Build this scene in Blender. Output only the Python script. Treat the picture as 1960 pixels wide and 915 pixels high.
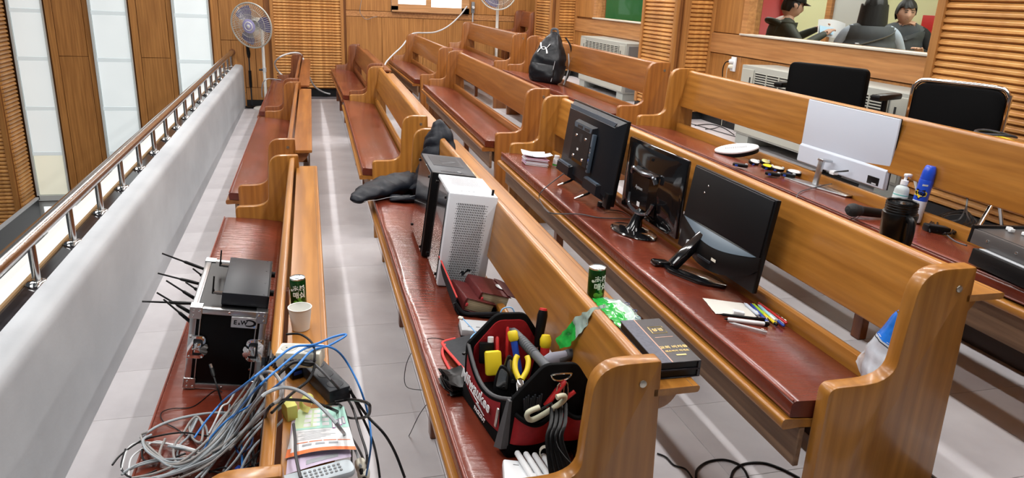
import bpy, bmesh, math, random
from mathutils import Vector, Matrix, Euler, noise
for o in list(bpy.data.objects): bpy.data.objects.remove(o, do_unlink=True)
scene = bpy.context.scene
COL = scene.collection
R = math.radians
# ---------------------------------------------------------------- camera
FPX, PITCH, YAW, ROLL = 1411.5, R(18.289), R(15.728), R(2.517)
CAM = Vector((0, 0, 1.8))
_w = Vector((math.sin(YAW)*math.cos(PITCH), math.cos(YAW)*math.cos(PITCH), -math.sin(PITCH)))
_rt = Vector((math.cos(YAW), -math.sin(YAW), 0)); _up = _rt.cross(_w)
_r = _rt*math.cos(ROLL) + _up*math.sin(ROLL); _u = -_rt*math.sin(ROLL) + _up*math.cos(ROLL)
cd = bpy.data.cameras.new('camera'); cam = bpy.data.objects.new('camera', cd); COL.objects.link(cam)
cd.sensor_fit = 'HORIZONTAL'; cd.sensor_width = 36; cd.lens = 36*FPX/1960; cd.clip_start = .02; cd.clip_end = 200
cam.matrix_world = Matrix(((_r.x, _u.x, -_w.x, CAM.x), (_r.y, _u.y, -_w.y, CAM.y), (_r.z, _u.z, -_w.z, CAM.z), (0, 0, 0, 1)))
scene.camera = cam
# ---------------------------------------------------------------- world, lamps, exposure
wd = bpy.data.worlds.new('world'); scene.world = wd; wd.use_nodes = True
wd.node_tree.nodes['Background'].inputs[0].default_value = (.86, .93, 1, 1)
wd.node_tree.nodes['Background'].inputs[1].default_value = .09
def area(name, loc, sx, sy, power, col=(1, .985, .965), rot=(0, 0, 0)):
    l = bpy.data.lights.new(name, 'AREA'); l.shape = 'RECTANGLE'; l.size = sx; l.size_y = sy; l.energy = power; l.color = col
    o = bpy.data.objects.new(name, l); COL.objects.link(o); o.location = loc; o.rotation_euler = rot; return o
# rows of ceiling strip lights running along the balcony, and over the nave
for lx in (-.55, 1.35, 3.0):
    for ly in (1.6, 4.6, 7.6, 10.4):
        area('ceiling_strip_light', (lx, ly, 3.72), .10, 2.4, 66)
for ly in (2, 7): area('nave_ceiling_light', (-4.2, ly, 5.2), 1.6, 3.2, 190)
# fill lamps added out of view to brighten the cry room
for ly in (4.6, 9.0): area('cry_room_fill_light', (5.2, ly, 3.1), 1.2, 3.0, 100)
vs = scene.view_settings
vs.view_transform = 'Standard'; vs.look = 'None'; vs.gamma = 1; vs.use_curve_mapping = False; vs.exposure = -0.42
# ---------------------------------------------------------------- pixel helpers (a pixel gives a ray; a known plane gives the distance)
def ray(x, y): return _w + _r*((x-980)/FPX) - _u*((y-457.5)/FPX)
def px(x, y, X=None, Y=None, Z=None):
    d = ray(x, y)
    t = (Z-CAM.z)/d.z if Z is not None else (X-CAM.x)/d.x if X is not None else (Y-CAM.y)/d.y
    return CAM + d*t
def pxp(x, y, p0, n):
    d = ray(x, y); return CAM + d*((p0-CAM).dot(n)/d.dot(n))
# ---------------------------------------------------------------- materials
MATS = {}
def _mix(nt, a, b, fac, mode='MIX'):
    m = nt.nodes.new('ShaderNodeMix'); m.data_type = 'RGBA'; m.blend_type = mode
    for s, v in ((0, fac), (6, a), (7, b)):
        if hasattr(v, 'is_linked') or hasattr(v, 'links'): nt.links.new(v, m.inputs[s])
        elif s == 0: m.inputs[0].default_value = v
        else: m.inputs[s].default_value = (*v, 1)
    return m.outputs[2]
def mat(name, col, rough=.5, metal=0, var=0, scale=8, stretch=(1, 1, 1), col2=None, bump=0, bscale=None, bstretch=None, coat=0, trans=0, emit=0, ior=1.45, alpha=1, sub=0, detail=4, rnd=0, bdist=.004, spec=.5):
    if name in MATS: return MATS[name]
    m = bpy.data.materials.new(name); m.use_nodes = True; nt = m.node_tree; b = nt.nodes['Principled BSDF']; L = nt.links.new
    I = b.inputs
    I['Roughness'].default_value = rough; I['Metallic'].default_value = metal; I['IOR'].default_value = ior
    I['Coat Weight'].default_value = coat; I['Coat Roughness'].default_value = .12
    I['Transmission Weight'].default_value = trans; I['Alpha'].default_value = alpha; I['Specular IOR Level'].default_value = spec
    if emit: I['Emission Color'].default_value = (*col, 1); I['Emission Strength'].default_value = emit
    tc = nt.nodes.new('ShaderNodeTexCoord')
    def nz(sc, st, det=detail, ro=.55):
        mp = nt.nodes.new('ShaderNodeMapping'); mp.inputs['Scale'].default_value = st; L(tc.outputs['Object'], mp.inputs[0])
        n = nt.nodes.new('ShaderNodeTexNoise'); n.inputs['Scale'].default_value = sc; n.inputs['Detail'].default_value = det; n.inputs['Roughness'].default_value = ro
        L(mp.outputs[0], n.inputs['Vector']); return n.outputs[0]
    out = None
    if var or col2:
        f = nz(scale, stretch); rp = nt.nodes.new('ShaderNodeValToRGB'); L(f, rp.inputs[0])
        c2 = col2 or tuple(max(0, c*(1-var)) for c in col)
        rp.color_ramp.elements[0].position = .36; rp.color_ramp.elements[1].position = .66
        rp.color_ramp.elements[0].color = (*c2, 1); rp.color_ramp.elements[1].color = (*col, 1); out = rp.outputs[0]
    if rnd:
        oi = nt.nodes.new('ShaderNodeObjectInfo'); hs = nt.nodes.new('ShaderNodeHueSaturation')
        mr = nt.nodes.new('ShaderNodeMapRange'); mr.inputs['To Min'].default_value = 1-rnd; mr.inputs['To Max'].default_value = 1+rnd
        L(oi.outputs['Random'], mr.inputs[0]); L(mr.outputs[0], hs.inputs['Value'])
        if out: L(out, hs.inputs['Color'])
        else: hs.inputs['Color'].default_value = (*col, 1)
        out = hs.outputs[0]
    if out: L(out, I['Base Color'])
    else: I['Base Color'].default_value = (*col, 1)
    if bump:
        h = nz(bscale or scale, bstretch or stretch, 5); bp = nt.nodes.new('ShaderNodeBump'); bp.inputs['Strength'].default_value = bump; bp.inputs['Distance'].default_value = bdist
        L(h, bp.inputs['Height']); L(bp.outputs[0], I['Normal'])
    MATS[name] = m; return m
def wood(name, c1, c2, axis='y', rough=.32, coat=.22, rnd=.06, fine=1.0):
    st = {'x': (1.2, 22, 22), 'y': (22, 1.2, 22), 'z': (22, 22, 1.2)}[axis]
    if name in MATS: return MATS[name]
    m = mat(name, c1, rough, 0, col2=c2, scale=1.5*fine, stretch=st, coat=coat, rnd=rnd, bump=.05, bscale=6, bstretch=st, bdist=.001)
    # broad slow figure on top of the fine grain
    nt = m.node_tree; L = nt.links.new; b = nt.nodes['Principled BSDF']
    src = b.inputs['Base Color'].links[0].from_socket
    tc = nt.nodes.new('ShaderNodeTexCoord'); mp = nt.nodes.new('ShaderNodeMapping'); mp.inputs['Scale'].default_value = tuple(1.0 if s < 2 else 5.5 for s in st)
    wv = nt.nodes.new('ShaderNodeTexWave'); wv.wave_type = 'BANDS'; wv.bands_direction = {'x': 'Z', 'y': 'Z', 'z': 'X'}[axis]
    wv.inputs['Scale'].default_value = 1.6; wv.inputs['Distortion'].default_value = 7; wv.inputs['Detail'].default_value = 3; wv.inputs['Detail Scale'].default_value = .8
    L(tc.outputs['Object'], mp.inputs[0]); L(mp.outputs[0], wv.inputs[0])
    rp = nt.nodes.new('ShaderNodeValToRGB'); L(wv.outputs['Fac'], rp.inputs[0])
    rp.color_ramp.elements[0].color = (.86, .84, .82, 1); rp.color_ramp.elements[1].color = (1.03, 1.02, 1.0, 1)
    L(_mix(nt, src, rp.outputs[0], .8, 'MULTIPLY'), b.inputs['Base Color'])
    return m
HON1, HON2 = (.43, .185, .034), (.31, .122, .019)
MID1, MID2 = (.35, .132, .028), (.245, .082, .016)
RED1, RED2 = (.27, .085, .024), (.165, .045, .013)
W = {}
for k, (a, b) in {'A': (HON1, HON2), 'B': (MID1, MID2), 'C': (RED1, RED2)}.items():
    for ax in 'xyz': W[k+ax] = wood('wood_'+k+ax, a, b, ax)
W['wall'] = wood('wall_veneer', (.47, .215, .060), (.35, .150, .040), 'z', rough=.45, coat=.1, rnd=.07)
W['wallh'] = wood('wall_veneer_h', (.47, .215, .060), (.35, .150, .040), 'y', rough=.45, coat=.1, rnd=.05)
W['walld'] = wood('wall_veneer_dark', (.27, .105, .028), (.19, .068, .018), 'z', rough=.45, coat=.1)
W['beam'] = wood('beam_wood', (.52, .255, .095), (.38, .17, .060), 'y', rough=.4, coat=.15)
W['pine'] = mat('pine_slat', (.62, .315, .095), .42, col2=(.40, .165, .040), scale=2.2, stretch=(9, 3, 9), rnd=.16, detail=6)
W['apron'] = wood('apron_wood', (.26, .150, .085), (.15, .082, .045), 'y', rough=.5, coat=.05)
vinyl = mat('cushion_vinyl', (.185, .037, .019), .24, col2=(.105, .018, .009), scale=2.3, stretch=(2.2, 1, 1), bump=.38, bscale=9, bstretch=(1, 5.5, 1), bdist=.006, coat=.25, detail=6)
piping = mat('cushion_piping', (.22, .055, .035), .35)
plaster = mat('white_plaster', (.50, .525, .55), .62, col2=(.40, .42, .445), scale=1.3, stretch=(1, 1, 1.6), bump=.25, bscale=40, bdist=.002, detail=9)
steel = mat('stainless_steel', (.74, .74, .73), .2, 1, var=.15, scale=3, stretch=(14, .4, 14))
chrome = mat('chrome', (.8, .8, .8), .08, 1)
alu = mat('brushed_aluminium', (.62, .63, .64), .3, 1, var=.12, scale=20)
screw_m = mat('screw_steel', (.45, .42, .36), .3, 1)
black = mat('black_plastic', (.0045, .0045, .005), .36, spec=.28)
blackg = mat('black_gloss', (.006, .006, .007), .06, coat=.5)
darkgrey = mat('dark_grey_plastic', (.020, .023, .028), .38, spec=.3)
midgrey = mat('mid_grey_plastic', (.20, .21, .22), .45)
lightgrey = mat('light_grey_plastic', (.46, .48, .50), .5)
white = mat('white_plastic', (.78, .80, .82), .38)
ivory = mat('ivory_plastic', (.74, .71, .60), .42)
yellow = mat('yellow_plastic', (.78, .58, .02), .4)
redm = mat('red_plastic', (.52, .022, .022), .42)
bluem = mat('blue_plastic', (.015, .055, .33), .38)
greenm = mat('green_plastic', (.05, .40, .05), .42)
rubber = mat('black_rubber', (.006, .006, .006), .6, spec=.2)
# ---------------------------------------------------------------- mesh helpers
class MB:
    def __init__(s): s.v = []; s.f = []; s.m = []
    def add(s, vs, fs, mi=0):
        o = len(s.v); s.v += [tuple(v) for v in vs]; s.f += [tuple(i+o for i in f) for f in fs]; s.m += [mi]*len(fs); return s
    def box(s, x0, x1, y0, y1, z0, z1, mi=0, M=None):
        v = [Vector((x, y, z)) for z in (z0, z1) for y in (y0, y1) for x in (x0, x1)]
        if M: v = [M @ p for p in v]
        return s.add(v, [(0, 2, 3, 1), (4, 5, 7, 6), (0, 1, 5, 4), (2, 6, 7, 3), (0, 4, 6, 2), (1, 3, 7, 5)], mi)
    def rbox(s, x0, x1, y0, y1, z0, z1, b=.005, seg=2, mi=0, M=None):
        bm = bmesh.new(); bmesh.ops.create_cube(bm, size=1)
        for v in bm.verts: v.co = Vector(((x0+x1)/2+v.co.x*(x1-x0), (y0+y1)/2+v.co.y*(y1-y0), (z0+z1)/2+v.co.z*(z1-z0)))
        b = min(b, .49*min(x1-x0, y1-y0, z1-z0))
        bmesh.ops.bevel(bm, geom=bm.edges[:], offset=b, segments=seg, profile=.5, affect='EDGES')
        return s.bm(bm, mi, M)
    def bm(s, bm, mi=0, M=None):
        bm.verts.index_update(); vs = [(M @ v.co) if M else v.co.copy() for v in bm.verts]; fs = [[v.index for v in f.verts] for f in bm.faces]; bm.free(); return s.add(vs, fs, mi)
    def prism(s, pts, a, b, axis='y', bev=0, mi=0, M=None, seg=2):
        """pts: 2-D outline; extruded along axis from a to b. axis y: pts=(x,z); x: (y,z); z: (x,y)"""
        bm = bmesh.new(); P = {'y': lambda p, t: (p[0], t, p[1]), 'x': lambda p, t: (t, p[0], p[1]), 'z': lambda p, t: (p[0], p[1], t)}[axis]
        A = [bm.verts.new(P(p, a)) for p in pts]; B = [bm.verts.new(P(p, b)) for p in pts]; n = len(pts)
        fa = bm.faces.new(A); fb = bm.faces.new(B[::-1])
        for i in range(n): bm.faces.new((A[i], B[i], B[(i+1) % n], A[(i+1) % n]))
        bmesh.ops.recalc_face_normals(bm, faces=bm.faces[:])
        if bev: bmesh.ops.bevel(bm, geom=list(fa.edges)+list(fb.edges), offset=bev, segments=seg, profile=.5, affect='EDGES')
        return s.bm(bm, mi, M)
    def cyl(s, p0, p1, r0, r1=None, n=16, mi=0, cap=True):
        return s.tube([p0, p1], [r0, r0 if r1 is None else r1], n, mi, cap)
    def tube(s, path, r, n=8, mi=0, cap=True, flat=1.0):
        path = [Vector(p) for p in path]; rr = r if isinstance(r, (list, tuple)) else [r]*len(path)
        k = len(path); o = []; prev = None; side = None
        for i, p in enumerate(path):
            t = (path[min(i+1, k-1)]-path[max(i-1, 0)])
            t = t.normalized() if t.length > 1e-9 else (prev or Vector((0, 0, 1)))
            if side is None:
                h = Vector((0, 0, 1)) if abs(t.z) < .9 else Vector((1, 0, 0)); side = t.cross(h).normalized()
            else:
                side = side - t*side.dot(t); side = side.normalized() if side.length > 1e-6 else t.orthogonal().normalized()
            up = t.cross(side); prev = t
            for j in range(n):
                a = 2*math.pi*j/n; o.append(p + side*(math.cos(a)*rr[i]) + up*(math.sin(a)*rr[i]*flat))
        f = [(i*n+j, i*n+(j+1) % n, (i+1)*n+(j+1) % n, (i+1)*n+j) for i in range(k-1) for j in range(n)]
        if cap: f += [tuple(range(n))[::-1], tuple((k-1)*n+j for j in range(n))]
        return s.add(o, f, mi)
    def lathe(s, prof, n=24, mi=0, M=None, cap=True):
        o = []; k = len(prof)
        for r, z in prof:
            for j in range(n): a = 2*math.pi*j/n; o.append(Vector((r*math.cos(a), r*math.sin(a), z)))
        if M: o = [M @ p for p in o]
        f = [(i*n+j, i*n+(j+1) % n, (i+1)*n+(j+1) % n, (i+1)*n+j) for i in range(k-1) for j in range(n)]
        if cap: f += [tuple(range(n))[::-1], tuple((k-1)*n+j for j in range(n))]
        return s.add(o, f, mi)
    def grid(s, fn, nu, nv, mi=0, thick=0):
        """fn(u,v)->point, u,v in 0..1"""
        P = [[Vector(fn(i/nu, j/nv)) for j in range(nv+1)] for i in range(nu+1)]
        idx = lambda i, j: i*(nv+1)+j
        f = [(idx(i, j), idx(i+1, j), idx(i+1, j+1), idx(i, j+1)) for i in range(nu) for j in range(nv)]
        vs = [p for r_ in P for p in r_]
        if thick:
            ns = []
            for i in range(nu+1):
                for j in range(nv+1):
                    a = P[min(i+1, nu)][j]-P[max(i-1, 0)][j]; b = P[i][min(j+1, nv)]-P[i][max(j-1, 0)]; c = a.cross(b); ns.append(c.normalized() if c.length > 1e-12 else Vector((0, 0, 1)))
            n = len(vs); vs = vs + [p-q*thick for p, q in zip(vs, ns)]
            f2 = [tuple(i+n for i in q[::-1]) for q in f]; e = []
            ring = [idx(i, 0) for i in range(nu+1)] + [idx(nu, j) for j in range(1, nv+1)] + [idx(i, nv) for i in range(nu-1, -1, -1)] + [idx(0, j) for j in range(nv-1, 0, -1)]
            for a, b in zip(ring, ring[1:]+ring[:1]): e.append((b, a, a+n, b+n))
            f = f + f2 + e
        return s.add(vs, f, mi)
    def mesh(s, name, mats, smooth=40):
        me = bpy.data.meshes.new(name); me.from_pydata(s.v, [], s.f)
        for m in (mats if isinstance(mats, (list, tuple)) else [mats]): me.materials.append(m)
        if any(s.m): me.polygons.foreach_set('material_index', s.m)
        me.validate()
        bm = bmesh.new(); bm.from_mesh(me); bmesh.ops.recalc_face_normals(bm, faces=bm.faces[:]); bm.to_mesh(me); bm.free()
        if smooth:
            me.polygons.foreach_set('use_smooth', [True]*len(me.polygons)); me.set_sharp_from_angle(angle=R(smooth))
        me.update(); return me
def obj(name, mb, m, parent=None, loc=None, rot=None, smooth=40, label=None):
    me = mb if isinstance(mb, bpy.types.Mesh) else mb.mesh(name, m, smooth)
    o = bpy.data.objects.new(name, me); COL.objects.link(o); o.parent = parent
    if loc is not None: o.location = loc
    if rot is not None: o.rotation_euler = rot
    if label: o['label'] = label
    return o
def tag(o, label, cat, group=None, kind=None):
    if label: o['label'] = label
    if cat: o['category'] = cat
    if group: o['group'] = group
    if kind: o['kind'] = kind
    return o
def thing(name, label, cat, loc=(0, 0, 0), rot=(0, 0, 0), group=None):
    o = bpy.data.objects.new(name, None); COL.objects.link(o); o.empty_display_size = .1
    o.location = loc
    if isinstance(rot, Matrix): o.rotation_euler = rot.to_euler()
    else: o.rotation_euler = rot
    return tag(o, label, cat, group)
def struct(name, mb, m, parent=None, **k):
    o = obj(name, mb, m, parent, **k)
    if parent is None: o['kind'] = 'structure'
    return o
def dup(root, loc=None, rot=None, label=None, parent=None):
    c = root.copy(); COL.objects.link(c); c.parent = parent
    if loc is not None: c.location = loc
    if rot is not None: c.rotation_euler = rot
    if label: c['label'] = label
    for ch in list(root.children): dup(ch, parent=c)
    return c
def smooth_path(pts, n=6):
    P = [Vector(p) for p in pts]; o = []
    for i in range(len(P)-1):
        p0 = P[max(i-1, 0)]; p1 = P[i]; p2 = P[i+1]; p3 = P[min(i+2, len(P)-1)]
        for k in range(n):
            t = k/n; o.append(.5*((2*p1)+(-p0+p2)*t+(2*p0-5*p1+4*p2-p3)*t*t+(-p0+3*p1-3*p2+p3)*t**3))
    return o+[P[-1]]
def round_poly(pts, n=5):
    """pts: (x,y,r) -> outline with rounded corners"""
    o = []; k = len(pts)
    for i, (x, y, r) in enumerate(pts):
        if not r: o.append((x, y)); continue
        p = Vector((x, y)); a = Vector(pts[i-1][:2])-p; b = Vector(pts[(i+1) % k][:2])-p
        r1 = min(r, a.length*.49); r2 = min(r, b.length*.49); A = p+a.normalized()*r1; B = p+b.normalized()*r2
        for j in range(n+1): t = j/n; q = A*(1-t)**2+p*2*t*(1-t)+B*t*t; o.append((q.x, q.y))
    return o
def text_mesh(txt, size, ext=.0006, bold=0, align='CENTER', shear=0, spacing=1.0):
    c = bpy.data.curves.new('txt', 'FONT'); c.body = txt; c.size = size; c.extrude = ext; c.offset = bold; c.align_x = align; c.align_y = 'CENTER'; c.shear = shear; c.space_character = spacing; c.resolution_u = 2
    o = bpy.data.objects.new('txt', c); COL.objects.link(o); bpy.context.view_layer.update()
    me = bpy.data.meshes.new_from_object(o.evaluated_get(bpy.context.evaluated_depsgraph_get())); bpy.data.objects.remove(o); bpy.data.curves.remove(c); return me
def letter(txt, size, m, parent, M, name='lettering', **k):
    me = text_mesh(txt, size, **k); me.materials.clear(); me.materials.append(m); me.transform(M)
    return obj(name, me, m, parent)
def frame(o, ex, ey):
    """matrix with x axis ex, y axis ey at origin o"""
    ex = Vector(ex).normalized(); ez = ex.cross(Vector(ey)).normalized(); ey = ez.cross(ex)
    return Matrix(((ex.x, ey.x, ez.x, o[0]), (ex.y, ey.y, ez.y, o[1]), (ex.z, ey.z, ez.z, o[2]), (0, 0, 0, 1)))
RNG = random.Random(7)
# ================================================================ the setting
TZ = [0, .155, .351, .542, .725]                    # tier floor heights
XR = [-.085, .772, 1.605, 2.46, 3.36]               # rear top edge of each pew row
RIS = [-.975, -.02, .845, 1.685, 2.54]              # front edge (riser) of each tier
YN, YW, XW = -1.2, 12.16, 3.70                      # near edge of the modelled floor, end wall, back wall
XEND = RIS[1:]+[XW]
floor_base = mat('floor_underlay', (.12, .11, .12), .8)
tile_m = mat('vinyl_tile', (.60, .585, .60), .42, col2=(.49, .47, .49), scale=2.6, detail=9, rnd=.05, bump=.06, bscale=60, bdist=.001)
baseblk = mat('black_baseboard', (.010, .010, .011), .5)
riserm = mat('brown_riser', (.055, .032, .022), .5)
fl = MB()
for i in range(5): fl.box(RIS[i], XEND[i], YN, YW, TZ[i]-.16 if i else -.2, TZ[i]-.006)
floor = struct('floor', fl, floor_base)
TW, TL = .2975, .437
tiles = {}
for i in range(5):
    x0, x1 = RIS[i], XEND[i]; n = max(1, round((x1-x0)/.45)); w = (x1-x0)/n
    key = round(w, 3)
    if key not in tiles: tiles[key] = MB().rbox(.0008, w-.0008, .0008, TL-.0008, -.006, 0, .0008, 1).mesh('floor_tile', tile_m, 0)
    off = {0: 3.094, 1: 2.654, 2: 2.187, 3: 1.79, 4: 1.9}[i] % TL
    ny = int((YW-YN)/TL)+1
    for j in range(ny):
        y = off+YN-(YN % TL)+j*TL
        if y < YN or y+TL > YW+.02 : continue
        for k in range(n):
            o = bpy.data.objects.new('floor_tile', tiles[key]); COL.objects.link(o); o.parent = floor; o.location = (x0+k*w, y, TZ[i])
rs = MB()
for i in range(1, 5): rs.box(RIS[i]-.012, RIS[i]+.002, YN, YW, TZ[i-1], TZ[i]-.008)
obj('step_riser', rs, riserm, floor)
# ---- parapet with stainless rail
pw = MB()
pw.prism(round_poly([(-.95, -.2, 0), (-.95, .595, .03), (-.975, .625, .03), (-1.06, .628, 0), (-1.06, -.2, 0)]), YN, YW, 'y')
wall_parapet = struct('wall_parapet', pw, plaster)
granite = mat('black_granite', (.030, .027, .030), .12, var=.4, scale=30)
trimw = mat('ledge_trim_wood', (.42, .26, .12), .4)
ledge_m = mat('white_ledge', (.80, .82, .80), .5)
obj('granite_coping', MB().box(-1.135, -1.06, YN, YW, .52, .612), granite, wall_parapet)
obj('coping_trim', MB().box(-1.147, -1.135, YN, YW, .52, .622), trimw, wall_parapet)
obj('outer_ledge', MB().prism([(-1.147, .60), (-1.31, .555), (-1.31, .40), (-1.147, .40)], YN, YW, 'y'), ledge_m, wall_parapet)
obj('parapet_front', MB().box(-1.30, -1.06, YN, YW, -1.2, .40), ledge_m, wall_parapet)
hr = thing('handrail', 'polished stainless steel handrail on short posts along the white parapet', 'handrail', (-1.09, 0, .612))
obj('top_pipe', MB().cyl((0, YN, .20), (0, YW-.03, .20), .031, n=24), steel, hr)
obj('wall_socket', MB().cyl((0, YW-.05, .20), (0, YW-.005, .20), .045, n=20), W['walld'], hr)
pm = MB().cyl((0, 0, .012), (0, 0, .172), .0155, n=14).mesh('post', steel)
fm = MB().lathe([(.042, 0), (.044, .006), (.034, .016), (.018, .020)], 20).mesh('post_flange', chrome)
yy = 3.14-.51*8
while yy < YW-.1:
    if yy > YN+.05:
        p_ = obj('post', pm, None, hr, loc=(0, yy, 0)); obj('post_flange', fm, None, p_)
    yy += .512
# ---- end wall
we = struct('wall_end', MB().box(-9, XW+.3, YW, YW+.12, -3.4, 4.2), W['walld'])
WG = .006
def panel(x0, x1, z0, z1, m='wall', d=.018, par=None, name='wall_panel'):
    return obj(name, MB().rbox(x0+WG/2, x1-WG/2, YW-d, YW, z0+WG/2, z1-WG/2, .003, 1), W[m], par or we)
STR = [(-3.985, -3.545), (-2.97, -2.465), (-1.872, -1.368)]
# wood between the blinds, each side of a central board
for (xa, xb) in ((-3.535, -2.98), (-2.455, -1.882)):
    f_ = .10
    for (a, b) in ((xa, xa+f_), (xa+f_, xb-f_*.75), (xb-f_*.75, xb)):
        if a == xa+f_: panel(a, b, .70, 4.15); panel(a, b, -3.3, .70)
        else: panel(a, b, -3.3, 4.15)
for (a, b, z0, z1) in ((-1.358, -1.24, .2, 4.1), (-1.24, -.60, .98, 4.1), (-1.24, -1.10, .2, .98), (-1.10, -.93, .2, .98), (-.93, -.76, .28, .98), (-.76, -.56, .28, .98), (-.93, -.56, .09, .28)):
    panel(a, b, z0, z1)
panel(-1.24, -.93, -.1, .2)
xs_ = [.60, 1.15, 1.80, 2.45, 3.05, XW]
for a, b in zip(xs_, xs_[1:]): panel(a, b, .26, 1.385)
panel(.60, XW, 1.385, 1.475, 'beam')
for a, b in ((.60, 1.30), (2.53, 3.1), (3.1, XW)): panel(a, b, 1.475, 4.1)
panel(1.30, 2.53, 2.25, 4.1)
bb = struct('baseboard_end', MB().box(-.95, -.02, YW-.012, YW, 0, .24).box(-.02, .845, YW-.012, YW, .155, .27).box(.845, 1.685, YW-.012, YW, .351, .45).box(1.685, 2.54, YW-.012, YW, .542, .64).box(2.54, XW, YW-.012, YW, .725, .82), baseblk)
# blinds between white frames, their brightness put in as emission
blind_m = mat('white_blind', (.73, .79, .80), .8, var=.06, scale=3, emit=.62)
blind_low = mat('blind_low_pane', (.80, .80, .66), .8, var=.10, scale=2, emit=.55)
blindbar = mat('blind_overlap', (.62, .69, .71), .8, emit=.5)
bframe = mat('white_window_frame', (.58, .62, .62), .5)
for n_, (a, b) in enumerate(STR):
    wn = obj('window_%d' % (n_+1), MB().box(a, b, YW-.035, YW-.03, -1.35, 4.1), bframe); wn['kind'] = 'structure'
    zs = [-1.33, -.68, -.015, .69, 1.345, 2.0, 2.66, 3.3, 3.95]
    for q, (z0, z1) in enumerate(zip(zs, zs[1:])):
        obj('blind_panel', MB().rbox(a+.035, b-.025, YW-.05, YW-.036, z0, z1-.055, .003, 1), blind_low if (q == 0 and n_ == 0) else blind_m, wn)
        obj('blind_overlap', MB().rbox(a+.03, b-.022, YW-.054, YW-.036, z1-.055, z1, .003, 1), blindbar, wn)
    obj('window_frame', MB().box(a, a+.03, YW-.07, YW-.03, -1.40, 4.1).box(b-.02, b, YW-.07, YW-.03, -1.40, 4.1).box(a, b, YW-.07, YW-.03, -1.42, -1.34), bframe, wn)
# row of lower panes under the blinds
lw_m = mat('lower_pane', (.9, .92, .92), .4, emit=1.1)
wl = obj('window_4', MB().box(-4.0, -1.35, YW-.03, YW-.025, -3.2, -1.44), bframe); wl['kind'] = 'structure'
for k in range(4):
    x0 = -3.93+k*.64; obj('pane', MB().box(x0, x0+.56, YW-.034, YW-.028, -3.1, -1.52), lw_m, wl)
# small window above the pews
wn = obj('window_5', MB().box(1.30, 2.53, YW-.02, YW-.005, 1.475, 2.25), mat('window_sky_glass', (.82, .93, 1), .2, emit=1.3)); wn['kind'] = 'structure'
cw = wood('window_casing', (.60, .33, .15), (.50, .26, .11), 'x', rough=.4, coat=.1)
obj('window_frame', MB().box(1.30, 1.40, YW-.06, YW, 1.475, 2.25).box(2.41, 2.53, YW-.06, YW, 1.475, 2.25).box(1.30, 2.53, YW-.06, YW, 1.475, 1.565).box(1.84, 1.92, YW-.05, YW, 1.56, 2.25).box(1.40, 1.86, YW-.045, YW, 1.555, 1.595), cw, wn)
obj('window_sill', MB().rbox(1.30, 1.87, YW-.08, YW-.05, 1.478, 1.505, .004), cw, wn)
# ---- louvred wood panels (every slat its own piece)
def slat_mesh(L, pitch, axis):
    h = pitch*.97; d = .020
    prof = [(0, 0), (-d, h*.28), (-d*.95, h*.62), (-d*.25, h), (0, h)]
    if axis == 'x': mb = MB(); mb.prism([(p[0], p[1]) for p in prof], 0, L, 'x')     # runs along x, face towards -y
    else: mb = MB(); mb.prism(prof, 0, L, 'y')                                       # runs along y, face towards -x
    return mb.mesh('slat', W['pine'], 30)
def louver(label, x0, x1, y0, y1, z0, z1, axis, face, pitch=.038, frame_w=.05, group=None, back=None):
    """axis x: panel in plane y=face ; axis y: panel in plane x=face ; face looks to -axis"""
    t = thing('louver_panel', label, 'wall panel', (x0 if axis == 'x' else face, face if axis == 'x' else y0, z0), group=group)
    L = (x1-x0) if axis == 'x' else (y1-y0); H = z1-z0
    bk = MB(); fr = MB()
    if axis == 'x':
        bk.box(0, L, 0, .03, 0, H); sa, sb2 = MB().box(0, frame_w, -.03, 0, 0, H), MB().box(L-frame_w, L, -.03, 0, 0, H)
    else:
        bk.box(0, .03, 0, L, 0, H); sa, sb2 = MB().box(-.03, 0, 0, frame_w, 0, H), MB().box(-.03, 0, L-frame_w, L, 0, H)
    obj('backing', bk, W['walld'], t); obj('stile', sa, W['wall'], t); obj('stile', sb2, W['wall'], t)
    sm = slat_mesh(L-2*frame_w, pitch, axis)
    for k in range(int(H/pitch)):
        o = bpy.data.objects.new('slat', sm); COL.objects.link(o); o.parent = t
        o.location = (frame_w, 0, k*pitch) if axis == 'x' else (0, frame_w, k*pitch)
    return t
louver('wide louvred pine panel on the end wall between fan and window', -.515, .565, 0, 0, .285, 2.5, 'x', YW-.032, pitch=.042)
YC = [(6.49, 7.25), (10.28, 11.05), (1.4, 3.455)]
louver('louvred pine face of the pillar between the two air conditioner recesses', 0, 0, YC[0][0], YC[0][1], .80, 2.6, 'y', 3.34)
louver('louvred pine side of the pillar beside the wall outlet', 3.372, XW, 0, 0, .80, 2.6, 'x', YC[0][0]-.031)
louver('pale louvred pine face of the far pillar near the second fan', 0, 0, YC[1][0], YC[1][1], .80, 2.6, 'y', 3.34)
louver('louvred pine side of the far pillar beside the far air conditioner', 3.372, XW, 0, 0, .80, 2.6, 'x', YC[1][0]-.031)
louver('broad louvred pine panel behind the chrome framed chair', 0, 0, YC[2][0], YC[2][1], .80, 2.6, 'y', 3.34)
bb2 = struct('baseboard_back', MB().box(3.32, XW, YC[0][0]-.01, YC[0][1], .725, .80).box(3.32, XW, YC[1][0], YC[1][1], .725, .80).box(3.32, XW, YC[2][0], YC[2][1], .725, .80).box(XW-.012, XW, 3.45, 6.5, .725, .82).box(XW-.012, XW, 7.25, 10.3, .725, .82), baseblk)
for n_, (a, b) in enumerate(YC): struct('trim_%d' % (n_+1), MB().box(3.37, XW, a+.03, b, .80, 3.0), W['walld'])
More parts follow.
